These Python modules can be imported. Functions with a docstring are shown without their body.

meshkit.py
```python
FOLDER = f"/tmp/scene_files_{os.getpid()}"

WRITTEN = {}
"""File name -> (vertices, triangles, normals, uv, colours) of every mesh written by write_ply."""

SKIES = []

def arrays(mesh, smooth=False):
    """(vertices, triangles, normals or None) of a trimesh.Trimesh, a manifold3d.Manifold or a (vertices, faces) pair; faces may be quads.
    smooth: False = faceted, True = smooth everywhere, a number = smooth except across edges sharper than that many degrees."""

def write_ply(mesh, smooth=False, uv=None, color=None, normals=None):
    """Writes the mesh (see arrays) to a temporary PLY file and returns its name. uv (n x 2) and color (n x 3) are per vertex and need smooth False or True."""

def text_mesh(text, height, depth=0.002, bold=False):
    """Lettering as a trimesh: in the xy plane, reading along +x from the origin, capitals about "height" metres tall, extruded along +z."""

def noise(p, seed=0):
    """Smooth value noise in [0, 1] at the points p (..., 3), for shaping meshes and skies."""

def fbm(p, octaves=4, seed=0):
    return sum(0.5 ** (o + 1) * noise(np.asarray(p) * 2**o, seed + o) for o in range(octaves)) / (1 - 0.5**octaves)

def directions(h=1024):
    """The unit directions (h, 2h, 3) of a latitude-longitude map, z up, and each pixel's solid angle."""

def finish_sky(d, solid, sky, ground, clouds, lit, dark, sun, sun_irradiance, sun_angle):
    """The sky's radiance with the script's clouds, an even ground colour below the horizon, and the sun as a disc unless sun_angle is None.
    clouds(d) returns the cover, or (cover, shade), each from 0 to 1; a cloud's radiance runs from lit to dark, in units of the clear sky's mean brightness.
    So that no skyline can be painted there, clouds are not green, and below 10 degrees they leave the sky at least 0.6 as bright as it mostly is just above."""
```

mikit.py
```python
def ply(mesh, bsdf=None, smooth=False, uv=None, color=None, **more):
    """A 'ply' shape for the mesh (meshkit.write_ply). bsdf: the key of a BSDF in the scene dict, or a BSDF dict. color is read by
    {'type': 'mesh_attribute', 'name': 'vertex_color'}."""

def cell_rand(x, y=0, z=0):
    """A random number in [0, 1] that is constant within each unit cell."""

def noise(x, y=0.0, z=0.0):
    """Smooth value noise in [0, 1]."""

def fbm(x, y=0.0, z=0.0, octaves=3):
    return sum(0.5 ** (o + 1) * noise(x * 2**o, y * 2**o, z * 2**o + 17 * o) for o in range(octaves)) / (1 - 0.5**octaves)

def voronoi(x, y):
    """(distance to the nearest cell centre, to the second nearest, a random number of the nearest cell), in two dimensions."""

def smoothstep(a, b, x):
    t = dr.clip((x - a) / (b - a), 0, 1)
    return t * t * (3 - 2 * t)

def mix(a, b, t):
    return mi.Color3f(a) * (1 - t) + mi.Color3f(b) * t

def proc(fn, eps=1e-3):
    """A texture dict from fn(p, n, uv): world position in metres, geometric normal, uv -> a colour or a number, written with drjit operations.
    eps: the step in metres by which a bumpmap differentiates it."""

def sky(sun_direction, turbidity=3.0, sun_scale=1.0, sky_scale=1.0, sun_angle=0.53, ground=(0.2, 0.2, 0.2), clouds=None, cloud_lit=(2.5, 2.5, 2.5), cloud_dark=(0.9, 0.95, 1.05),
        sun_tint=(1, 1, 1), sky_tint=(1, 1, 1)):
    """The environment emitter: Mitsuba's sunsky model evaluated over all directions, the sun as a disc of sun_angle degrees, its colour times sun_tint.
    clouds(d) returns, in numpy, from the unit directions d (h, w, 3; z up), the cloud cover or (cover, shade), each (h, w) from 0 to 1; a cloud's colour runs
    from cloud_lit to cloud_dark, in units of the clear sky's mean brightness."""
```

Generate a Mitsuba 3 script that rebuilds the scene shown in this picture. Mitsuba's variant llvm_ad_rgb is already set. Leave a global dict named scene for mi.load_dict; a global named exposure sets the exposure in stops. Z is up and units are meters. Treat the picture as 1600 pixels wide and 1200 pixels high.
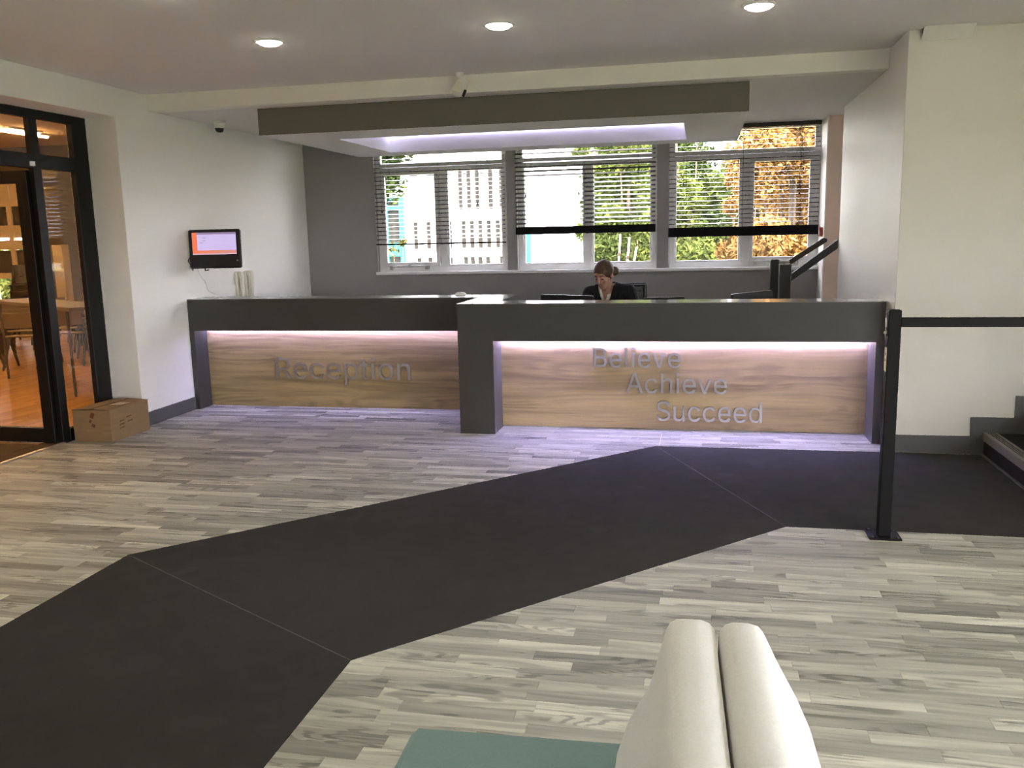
import math, random
import numpy as np
import trimesh
import shapely
from shapely.geometry import Polygon, box as sbox
import manifold3d as m3
import mitsuba as mi
import drjit as dr
import mikit, meshkit
from mikit import noise, fbm, smoothstep, mix, proc, cell_rand

T = mi.ScalarTransform4f
scene, labels = {}, {}

# ------------------------------------------------------------------ camera, sky, exposure
CAM_H = 1.655
F_PX, YAW, PITCH, ROLL = 1370.4, 0.21285, 0.16836, -0.02285
_f = np.array([-math.sin(YAW) * math.cos(PITCH), math.cos(YAW) * math.cos(PITCH), -math.sin(PITCH)])
_r = np.array([math.cos(YAW), math.sin(YAW), 0.0])
_u = np.cross(_r, _f)
_r2 = _r * math.cos(ROLL) + _u * math.sin(ROLL)
_u2 = np.cross(_r2, _f)
_o = np.array([0, 0, CAM_H])
scene['camera'] = {'type': 'perspective', 'fov_axis': 'x', 'fov': 2 * math.degrees(math.atan(800 / F_PX)),
                   'near_clip': 0.05, 'far_clip': 400.0,
                   'to_world': T().look_at(origin=_o.tolist(), target=(_o + _f).tolist(), up=_u2.tolist())}
exposure = 3.2


def clouds(d):
    c = meshkit.fbm(d * np.array([2.2, 2.2, 5.0]), 4, seed=3)
    return np.clip((c - 0.25) * 2.6, 0, 1), np.clip(c - 0.3, 0, 1) * 0.5


scene['sky'] = mikit.sky((0.62, -0.38, 0.68), turbidity=4.0, sun_scale=1.9, sky_scale=9.4, sun_angle=2.0, ground=(0.2, 0.2, 0.17),
                         clouds=clouds, cloud_lit=(2.3, 2.15, 2.2), cloud_dark=(1.36, 1.28, 1.34), sky_tint=(1.04, 0.98, 0.97))
DOWN_E, LED_E, CAN_E, HALL_E = 3.4, 29.0, 0.85, 14.5


# ------------------------------------------------------------------ materials
def mat(key, color, rough=0.6, spec=0.4, metal=0.0, bump=None, two=True, **more):
    col = {'type': 'rgb', 'value': list(color)} if isinstance(color, (tuple, list)) else color
    b = {'type': 'principled', 'base_color': col, 'roughness': rough, 'specular': spec, 'metallic': metal, **more}
    if bump is not None:
        b = {'type': 'bumpmap', 'tex': bump[0], 'scale': bump[1], 'bsdf': b}
    scene['m_' + key] = {'type': 'twosided', 'bsdf': b} if two else b


def paint_fn(a, amp=0.05):
    a = np.array(a)
    return lambda p, n, uv: mi.Color3f(*a.tolist()) * (1 - amp + 2 * amp * fbm(p.x * 1.3, p.y * 1.3, p.z * 1.3, 3))


def wood_desk(p, n, uv):
    w = fbm(p.x * 1.1, p.z * 4.0, 3.3, 2)
    broad = fbm(p.x * 0.5 + 7, p.z * 9 + w * 1.5, 1.7, 2)
    mid = fbm(p.x * 1.3 + 3, p.z * 52 + w * 9, 4.7, 3)
    fine = fbm(p.x * 6, p.z * 260 + w * 20, 0.5, 2)
    fig = smoothstep(0.55, 0.72, fbm(p.x * 1.9 + 11, p.z * 6.5, 8.0, 3))
    ring = 0.5 + 0.5 * dr.sin(w * 70 + mid * 9)
    c = mix((0.225, 0.157, 0.080), (0.435, 0.325, 0.160), smoothstep(0.25, 0.72, broad * 0.55 + mid * 0.45))
    c = c * (0.84 + 0.30 * fine)
    streak = smoothstep(0.66, 0.76, mid)
    return c * (1 - 0.22 * fig * ring) * (1 - 0.14 * streak)


def plank_fn(p, n, uv):
    # uv carries two numbers that belong to the plank: its tone and its seed
    tone, seed = uv.x, uv.y * 57.0
    w = fbm(p.x * 2.0 + seed, p.y * 9.0, seed, 2)
    g = fbm(p.x * 2.2 + seed, p.y * 46 + w * 5, seed, 3)
    fine = fbm(p.x * 9 + seed, p.y * 300 + w * 12, seed, 2)
    fig = smoothstep(0.52, 0.72, fbm(p.x * 3.1 + seed, p.y * 14, seed + 3, 3))
    ring = 0.5 + 0.5 * dr.sin(w * 60 + g * 14)
    c = mix((0.235, 0.232, 0.200), (0.56, 0.555, 0.475), tone)
    c = c * (0.48 + 0.92 * g) * (0.90 + 0.2 * fine)
    knot = smoothstep(0.70, 0.80, fbm(p.x * 5 + seed * 3, p.y * 22, seed + 9, 2))
    return c * (1 - 0.40 * fig * smoothstep(0.45, 0.9, ring)) * (1 - 0.38 * knot)


def path_fn(p, n, uv):
    a = fbm(p.x * 1.1, p.y * 1.1, 0.2, 4)
    b = fbm(p.x * 14, p.y * 14, 0.2, 3)
    sp = smoothstep(0.72, 0.80, fbm(p.x * 5.5 + 3, p.y * 5.5, 1.0, 3))
    return mi.Color3f(0.037, 0.0365, 0.0345) * (0.72 + 0.42 * a + 0.22 * b) + mi.Color3f(0.005) * sp


def hall_floor_fn(p, n, uv):
    row = dr.floor(p.x / 0.085)
    c = cell_rand(row, dr.floor((p.y + row * 0.37) / 0.7))
    g = fbm(p.x * 60, p.y * 3, 1.0, 2)
    return mix((0.36, 0.17, 0.05), (0.55, 0.29, 0.095), c * 0.6 + g * 0.4)


def card_fn(p, n, uv):
    return mi.Color3f(0.25, 0.165, 0.088) * (0.88 + 0.22 * fbm(p.x * 9, p.y * 9, p.z * 40, 3))


def fabric_fn(a):
    a = np.array(a)
    return lambda p, n, uv: mi.Color3f(*a.tolist()) * (0.92 + 0.12 * fbm(p.x * 240, p.y * 240, p.z * 240, 2) + 0.04 * fbm(p.x * 6, p.y * 6, p.z * 6, 2))


def fabric_h(p, n, uv):
    return fbm(p.x * 420, p.y * 420, p.z * 420, 2)


def leaf_fn(a, b):
    return lambda p, n, uv: mix(a, b, uv.x) * (0.7 + 0.6 * uv.y)


def ground_fn(p, n, uv):
    return mix((0.07, 0.11, 0.035), (0.16, 0.16, 0.07), fbm(p.x * 0.5, p.y * 0.5, 0.0, 4))


mat('white_wall', proc(paint_fn((0.82, 0.805, 0.785), 0.02)), 0.45, 0.45)
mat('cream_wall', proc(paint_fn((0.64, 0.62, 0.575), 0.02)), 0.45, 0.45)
mat('ceiling', proc(paint_fn((0.66, 0.64, 0.62), 0.02)), 0.8, 0.2)
mat('beam', (0.78, 0.77, 0.71), 0.6, 0.3)
mat('grey_wall', proc(paint_fn((0.30, 0.292, 0.288), 0.03)), 0.5, 0.4)
mat('pink_wall', (0.80, 0.66, 0.58), 0.5, 0.35)
mat('canopy_grey', proc(paint_fn((0.150, 0.140, 0.118), 0.03)), 0.6, 0.3)
mat('canopy_white', (0.72, 0.71, 0.70), 0.7, 0.3)
mat('skirting', (0.085, 0.085, 0.087), 0.4, 0.4)
mat('desk_grey', proc(paint_fn((0.046, 0.046, 0.041), 0.02)), 0.42, 0.4)
mat('counter', (0.10, 0.10, 0.10), 0.10, 0.65, clearcoat=0.6, clearcoat_gloss=0.95)
mat('desk_wood', proc(wood_desk), 0.45, 0.35)
mat('plank', proc(plank_fn), 0.55, 0.22)
mat('path', proc(path_fn), 0.85, 0.06)
mat('seam', (0.075, 0.073, 0.068), 0.6, 0.3)
mat('subfloor', (0.06, 0.06, 0.055), 0.8, 0.2)
mat('hall_floor', proc(hall_floor_fn), 0.22, 0.5)
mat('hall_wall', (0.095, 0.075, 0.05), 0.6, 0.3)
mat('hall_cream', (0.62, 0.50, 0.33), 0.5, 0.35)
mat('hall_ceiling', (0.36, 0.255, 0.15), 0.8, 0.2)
mat('mat_brown', (0.10, 0.065, 0.035), 0.9, 0.1)
mat('black_frame', (0.007, 0.0075, 0.008), 0.45, 0.22)
mat('black_metal', (0.006, 0.006, 0.0065), 0.5, 0.12)
mat('black_plastic', (0.011, 0.011, 0.012), 0.35, 0.45)
mat('black_fabric', (0.010, 0.010, 0.012), 0.85, 0.2, sheen=0.3)
mat('grey_plastic', (0.25, 0.25, 0.25), 0.4, 0.4)
mat('steel', (0.50, 0.49, 0.47), 0.38, 0.5, 0.95)
mat('steel_dark', (0.42, 0.42, 0.41), 0.35, 0.5, 0.85)
mat('threshold', (0.70, 0.64, 0.54), 0.35, 0.5, 0.9)
mat('frame_white', (0.80, 0.80, 0.80), 0.3, 0.5)
mat('slat', (0.022, 0.018, 0.016), 0.3, 0.6)
mat('slat_stack', (0.009, 0.009, 0.010), 0.7, 0.1)
mat('cord', (0.015, 0.015, 0.015), 0.8, 0.2)
mat('white_plastic', (0.76, 0.75, 0.71), 0.3, 0.5)
mat('cream_plastic', (0.72, 0.69, 0.60), 0.3, 0.5)
mat('white_cable', (0.72, 0.71, 0.68), 0.5, 0.4)
mat('rail_grey', (0.042, 0.043, 0.043), 0.4, 0.4)
mat('rail_brown', (0.055, 0.038, 0.030), 0.4, 0.4)
mat('card', proc(card_fn), 0.75, 0.2)
mat('card_tape', (0.50, 0.40, 0.27), 0.3, 0.5)
mat('card_print', (0.13, 0.08, 0.045), 0.8, 0.1)
mat('card_red', (0.15, 0.05, 0.03), 0.8, 0.1)
mat('sofa_light', proc(fabric_fn((0.56, 0.555, 0.545))), 0.85, 0.2, sheen=0.4, bump=(proc(fabric_h, 3e-4), 0.0002))
mat('sofa_teal', proc(fabric_fn((0.185, 0.275, 0.28))), 0.9, 0.15, sheen=0.4, bump=(proc(fabric_h, 3e-4), 0.0005))
mat('tread', (0.018, 0.018, 0.018), 0.8, 0.1)
mat('nosing', (0.15, 0.14, 0.125), 0.5, 0.3)
mat('sticker', (0.66, 0.60, 0.36), 0.5, 0.4)
mat('red', (0.45, 0.05, 0.035), 0.35, 0.5)
mat('skin', (0.40, 0.225, 0.165), 0.5, 0.35)
mat('lips', (0.27, 0.11, 0.095), 0.4, 0.4)
mat('eye', (0.03, 0.02, 0.018), 0.25, 0.5)
mat('hair', proc(lambda p, n, uv: mix((0.022, 0.012, 0.007), (0.095, 0.047, 0.023), fbm(p.x * 160, p.y * 40, p.z * 60, 3))), 0.5, 0.4)
mat('shirt', (0.70, 0.66, 0.58), 0.8, 0.2)
mat('chair_wood', (0.17, 0.125, 0.075), 0.4, 0.4)
mat('chair_leg', (0.04, 0.034, 0.026), 0.4, 0.4)
mat('table_top', (0.13, 0.09, 0.055), 0.35, 0.4)
mat('facade', (0.88, 0.88, 0.87), 0.8, 0.2)
mat('teal', (0.02, 0.42, 0.52), 0.4, 0.4)
mat('dark_glass', (0.022, 0.018, 0.018), 0.25, 0.4)
mat('facade_glass', (0.040, 0.034, 0.027), 0.5, 0.15)
mat('navy', (0.012, 0.020, 0.032), 0.4, 0.3)
mat('trunk', (0.16, 0.12, 0.085), 0.9, 0.1)
mat('stake', (0.62, 0.55, 0.42), 0.8, 0.1)
mat('ground', proc(ground_fn), 0.95, 0.1)
scene['m_glass'] = {'type': 'thindielectric', 'int_ior': 1.5}
for k, a, b in (('leaf_dark', (0.017, 0.033, 0.008), (0.062, 0.092, 0.022)), ('leaf_green', (0.038, 0.060, 0.012), (0.135, 0.165, 0.036)),
                ('leaf_orange', (0.18, 0.088, 0.022), (0.44, 0.265, 0.085)), ('leaf_mixed', (0.06, 0.058, 0.012), (0.19, 0.15, 0.04))):
    scene['m_' + k] = {'type': 'twosided', 'bsdf': {'type': 'principled', 'base_color': proc(leaf_fn(a, b)), 'roughness': 0.7, 'specular': 0.08}}


def emit(mesh, rgb, bsdf='m_white_plastic', smooth=False):
    s = mikit.ply(mesh, bsdf, smooth)
    s['emitter'] = {'type': 'area', 'radiance': {'type': 'rgb', 'value': list(map(float, rgb))}}
    return s


# ------------------------------------------------------------------ geometry helpers
CC = trimesh.util.concatenate


def U(ms):
    return tm(m3.Manifold.batch_boolean([mf(m) for m in ms], m3.OpType.Add))


def bx(x0, x1, y0, y1, z0, z1, b=0.0):
    x0, x1, y0, y1, z0, z1 = min(x0, x1), max(x0, x1), min(y0, y1), max(y0, y1), min(z0, z1), max(z0, z1)
    if b <= 0:
        m = trimesh.creation.box((x1 - x0, y1 - y0, z1 - z0))
        m.apply_translation(((x0 + x1) / 2, (y0 + y1) / 2, (z0 + z1) / 2))
        return m
    b = min(b, (x1 - x0) * .45, (y1 - y0) * .45, (z1 - z0) * .45)
    pts = []
    for x, sx in ((x0, 1), (x1, -1)):
        for y, sy in ((y0, 1), (y1, -1)):
            for z, sz in ((z0, 1), (z1, -1)):
                pts += [(x, y + sy * b, z + sz * b), (x + sx * b, y, z + sz * b), (x + sx * b, y + sy * b, z)]
    return trimesh.convex.convex_hull(np.array(pts))


def rot(m, deg, axis, at=(0, 0, 0)):
    m = m.copy()
    m.apply_transform(trimesh.transformations.rotation_matrix(math.radians(deg), axis, at))
    return m


def mv(m, x=0, y=0, z=0):
    m = m.copy()
    m.apply_translation((x, y, z))
    return m


def cyl(a, b, r, n=16):
    return trimesh.creation.cylinder(r, segment=np.array([a, b], float), sections=n)


def tube(pts, r, n=8):
    pts = np.asarray(pts, float)
    import scipy.interpolate as si
    if len(pts) > 2:
        s = np.r_[0, np.cumsum(np.linalg.norm(np.diff(pts, axis=0), axis=1))]
        pts = si.PchipInterpolator(s, pts)(np.linspace(0, s[-1], 6 * len(pts)))
    t = np.gradient(pts, axis=0)
    t /= np.linalg.norm(t, axis=1, keepdims=True)
    a = np.cross(t, [0.31, 0.2, 0.93])
    a /= np.linalg.norm(a, axis=1, keepdims=True)
    b = np.cross(t, a)
    an = np.arange(n) * 2 * np.pi / n
    v = (pts[:, None] + r * (np.cos(an)[None, :, None] * a[:, None] + np.sin(an)[None, :, None] * b[:, None])).reshape(-1, 3)
    f = []
    for i in range(len(pts) - 1):
        for j in range(n):
            k = (j + 1) % n
            f += [(i * n + j, i * n + k, (i + 1) * n + k), (i * n + j, (i + 1) * n + k, (i + 1) * n + j)]
    return trimesh.Trimesh(v, f, process=False)


def lathe(profile, at=(0, 0, 0), n=32):
    m = trimesh.creation.revolve(np.array(profile, float), sections=n)
    m.apply_translation(at)
    return m


def extr(poly, h, z0=0.0):
    ps = [poly] if poly.geom_type == 'Polygon' else [g for g in poly.geoms if g.geom_type == 'Polygon']
    out = [trimesh.creation.extrude_polygon(g, h, engine='earcut') for g in ps if g.area > 1e-7]
    return mv(CC(out), 0, 0, z0)


def prism_y(pts_xz, y0, y1):
    """polygon in the xz plane, swept along y"""
    m = trimesh.creation.extrude_polygon(Polygon(pts_xz), y1 - y0, engine='earcut')
    v = m.vertices.copy()
    m.vertices = np.c_[v[:, 0], y1 - v[:, 2], v[:, 1]]
    m.fix_normals()
    return m


def mf(m):
    return m3.Manifold(m3.Mesh(np.asarray(m.vertices, np.float32), np.asarray(m.faces, np.uint32)))


def tm(M):
    q = M.to_mesh()
    return trimesh.Trimesh(q.vert_properties[:, :3], q.tri_verts, process=True)


def ball(p, r, n=20):
    return m3.Manifold.sphere(r, n).translate(list(map(float, p)))


def ell(p, rx, ry, rz, n=28):
    return m3.Manifold.sphere(1.0, n).scale([rx, ry, rz]).translate(list(map(float, p)))


def bone(a, ra, b, rb, n=20):
    return m3.Manifold.batch_hull([ball(a, ra, n), ball(b, rb, n)])


def add(key, mesh, m, smooth=False, label=None, cat=None, group=None, kind=None, **kw):
    base, k = key, 1
    while key in scene:
        key = f'{base}_{k:03d}'
        k += 1
    scene[key] = mesh if isinstance(mesh, dict) else mikit.ply(mesh, 'm_' + m, smooth, **kw)
    tag(key, label, cat, group, kind)
    return key


def tag(key, label=None, cat=None, group=None, kind=None):
    d = {k: v for k, v in (('label', label), ('category', cat), ('group', group), ('kind', kind)) if v}
    if d:
        labels[key] = {**labels.get(key, {}), **d}


USED = set()


def thing(name, label, cat, group=None, kind=None):
    key, k = name, 1
    while key in USED or key in scene:
        key = f'{name}_{k:03d}'
        k += 1
    USED.add(key)
    tag(key, label, cat, group, kind)
    return key


def struct(key, mesh, m, label=None, **kw):
    return add(key, mesh, m, label=label, kind='structure', **kw)


# ------------------------------------------------------------------ key dimensions (metres; x right, y into the room, z up)
XL, XD = -4.95, -5.25          # white left wall face, plane of the hall door frame
YB = 10.66                     # window wall
CZ, SZ = 2.985, 2.84           # main ceiling, lowered soffit
YBEAM = 7.44
XR = 1.385                     # right wall of the alcove
YW = 6.80                      # white wall by the stairs
YREV = 6.965                   # corner of the door reveal
HALLC = 3.4

# ------------------------------------------------------------------ floor: slab, walkway, planks
path_pts = [(-3.0, -4.0), (-3.0, 3.975), (-0.325, 6.77), (1.95, 6.78), (5.0, 6.78), (5.0, 4.955), (0.49, 4.945), (-1.34, 3.045), (-1.34, -4.0)]
path_poly = Polygon(path_pts)
struct('floor', bx(-5.45, 5.2, -4.2, 10.9, -0.25, -0.004), 'subfloor', 'grey wood plank floor crossed by a dark walkway')
# walkway sheets, cut at their seams
cut = [Polygon([(-3.0, -4), (-3.0, 3.975), (-1.34, 3.045), (-1.34, -4)]),
       Polygon([(-3.0, 3.975), (-0.325, 6.77), (0.49, 4.945), (-1.34, 3.045)]),
       Polygon([(-0.325, 6.77), (5.0, 6.78), (5.0, 4.955), (0.49, 4.945)])]
for c in cut:
    add('floor__walkway_sheet', extr(c.buffer(-0.0015, join_style=2), 0.005, -0.004), 'path', label='dark charcoal walkway sheet')
for a, b in (((-3.0, 3.975), (-1.34, 3.045)), ((-0.325, 6.77), (0.49, 4.945))):
    add('floor__weld_seam', extr(shapely.LineString([a, b]).buffer(0.0032, cap_style=2), 0.0052, -0.004), 'seam', label='thin pale welded seam')
rng = random.Random(7)
room_poly = sbox(-5.24, -0.4, 1.383, 8.06).union(sbox(-5.24, -0.4, 4.9, 6.79)).difference(path_poly.buffer(0.0005))
PW = 0.076
planks = []
j = 0
y = -0.4
while y < 8.05:
    x = -5.25 - rng.random() * 0.45
    lim = 4.9 if y < 6.78 else 1.383
    while x < lim:
        L = rng.choice((0.30, 0.38, 0.42, 0.46, 0.52, 0.58)) + rng.random() * 0.05
        q = sbox(x + 0.0004, y + 0.0004, x + L - 0.0004, y + PW - 0.0004)
        c = shapely.intersection(q, room_poly)
        if not c.is_empty and c.area > 2e-5:
            t = rng.random()
            tone = min(1, max(0, 0.5 + 0.27 * rng.gauss(0, 1)))
            planks.append((c, abs(c.area - q.area) < 1e-7, tone, rng.random()))
        x += L
    y += PW
    j += 1


def in_view(c):
    p = np.array([c.centroid.x, c.centroid.y, -CAM_H])
    z = p @ _f
    if z < 0.3:
        return None
    px, py = 800 + F_PX * (p @ _r2) / z, 600 - F_PX * (p @ _u2) / z
    return z if -150 < px < 1750 and py < 1330 else None


near, rest = [], []
for q in planks:
    z = in_view(q[0])
    (rest if z is None else near).append((z if z else 99, q))
near.sort(key=lambda a: a[0])
rest += near[300:]
near = near[:300]


def plank_mesh(q):
    c, whole, tone, seed = q
    if whole:
        x0, y0, x1, y1 = c.bounds
        m = bx(x0, x1, y0, y1, -0.004, 0.0)
    else:
        m = extr(c, 0.004, -0.004)
    return m, np.tile([tone, seed], (len(m.vertices), 1))


for _, q in near:
    m, uv = plank_mesh(q)
    add('floor__plank', m, 'plank', uv=uv)
ms, us = zip(*[plank_mesh(q) for _, q in rest])
add('floor__far_planks', CC(list(ms)), 'plank', uv=np.vstack(us), kind='stuff')
add('floor__weld_seam', bx(-0.298, -0.293, 6.80, 7.2, -0.002, 0.0006), 'white_plastic')

# ------------------------------------------------------------------ walls, ceiling
lw = [bx(XL - 0.36, XL, YREV, YB + 0.3, 0, CZ, 0.004), bx(XL - 0.36, XL, 3.9, YREV, 2.735, CZ), bx(XL - 0.36, XL, -4.2, 3.9, 0, CZ)]
struct('wall_left', U(lw), 'white_wall', 'white wall on the left with a deep door reveal')
struct('wall_right', CC([bx(XR, 6.0, YW, 9.6, 0, CZ, 0.004)]), 'cream_wall', 'white wall block beside the stairs')
RY0, RY1 = -3.8, 1.9
struct('wall_far_right', U([bx(5.0, 5.2, -4.2, RY0, 0, CZ), bx(5.0, 5.2, RY1, YW, 0, CZ), bx(5.0, 5.2, RY0, RY1, 2.4, CZ)]), 'white_wall')
fr = [bx(5.06, 5.14, RY0 + k * 1.9 - 0.04, RY0 + k * 1.9 + 0.04, 0, 2.4) for k in range(4)] + [bx(5.06, 5.14, RY0, RY1, z, z + 0.08) for z in (0, 2.32)]
struct('window_6', U(fr), 'black_frame')  # unseen glazing, added and sized to bring daylight onto floor and walls
for k in range(3):
    a, b = RY0 + .04 + k * 1.9, RY0 + 1.86 + k * 1.9
    add('window_6__pane', trimesh.Trimesh([(5.1, a, 0.08), (5.1, b, 0.08), (5.1, b, 2.32), (5.1, a, 2.32)], [(0, 1, 2), (0, 2, 3)], process=False), 'glass')
# window wall: grey plaster, openings between x -4.01..1.31
wb = [bx(XL, -4.012, YB, YB + 0.28, 0, 3.0), bx(-4.012, 1.325, YB, YB + 0.28, 0, 1.187), bx(-4.012, 1.4, YB, YB + 0.28, 2.84, 3.0)]
struct('wall_back', U(wb), 'grey_wall', 'grey painted wall under and beside the windows')
for a, b in ((-2.322, -2.192), (-0.510, -0.368)):
    add('wall_back__column', bx(a, b, YB - 0.0, YB + 0.26, 1.187, 2.84, 0.004), 'grey_wall')
struct('wall_stair', CC([bx(1.330, 6.0, 10.25, 10.4, -0.2, 3.0)]), 'pink_wall', 'pinkish plaster wall behind the stair rails')
add('wall_stair__white_return', bx(1.318, 1.331, 10.245, YB + 0.1, 0, 2.86), 'white_wall')
struct('ceiling', CC([bx(-5.4, 5.2, -4.2, YBEAM, CZ, CZ + 0.15)]), 'ceiling', 'smooth grey-white ceiling')
add('ceiling__dropped_beam', bx(XL, XR, YBEAM, YBEAM + 0.12, SZ, CZ + 0.1, 0.003), 'beam', label='pale dropped beam edge')
add('ceiling__lower_ceiling', bx(XL, 6.0, YBEAM + 0.12, YB + 0.02, SZ, SZ + 0.2), 'ceiling')
# rear of the lobby, behind the camera: glazed entrance wall
GX0, GX1 = 3.1, 4.9
rw = [bx(-5.3, GX0, -4.2, -4.0, 0, CZ), bx(GX1, 5.2, -4.2, -4.0, 0, CZ), bx(GX0, GX1, -4.2, -4.0, 2.6, CZ)]
struct('wall_rear', U(rw), 'white_wall')
GS = (GX1 - GX0) / 2
fr = [bx(GX0 + k * GS - 0.04, GX0 + k * GS + 0.04, -4.14, -4.06, 0, 2.6) for k in range(3)] + [bx(GX0, GX1, -4.14, -4.06, z, z + 0.08) for z in (0, 2.1, 2.52)]
struct('window_4', U(fr), 'black_frame')
for k in range(2):
    a, b = GX0 + k * GS + 0.04, GX0 + (k + 1) * GS - 0.04
    rect = trimesh.Trimesh([(a, -4.1, 0.08), (b, -4.1, 0.08), (b, -4.1, 2.52), (a, -4.1, 2.52)], [(0, 1, 2), (0, 2, 3)], process=False)
    add('window_4__pane', rect, 'glass')

# skirting
struct('baseboard_left', bx(XL, XL + 0.018, YREV - 0.018, 7.80, 0, 0.125, 0.003), 'skirting', 'dark grey skirting board on the left wall')
add('baseboard_left__reveal_board', bx(XD + 0.03, XL + 0.018, YREV - 0.018, YREV, 0, 0.125, 0.003), 'skirting')
sk = [(1.38, 0), (2.30, 0), (5.0, 1.55), (5.0, 1.85)]
pts = [(1.380, 0.0), (1.380, 0.130), (1.940, 0.133)]
for k in range(8):
    pts += [(1.935 + 0.292 * k, 0.275 + 0.160 * k), (1.935 + 0.292 * (k + 1), 0.275 + 0.160 * k)]
pts += [(1.935 + 0.292 * 8, 0)]
struct('baseboard_right', prism_y(pts, YW - 0.016, YW), 'skirting', 'dark grey skirting that steps up along the stairs')
struct('baseboard_alcove', bx(XR - 0.015, XR, YW, 7.03, 0, 0.125), 'skirting')

# ------------------------------------------------------------------ windows
def quad_y(x0, x1, z0, z1, y):
    return trimesh.Trimesh([(x0, y, z0), (x1, y, z0), (x1, y, z1), (x0, y, z1)], [(0, 1, 2), (0, 2, 3)], process=False)


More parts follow.
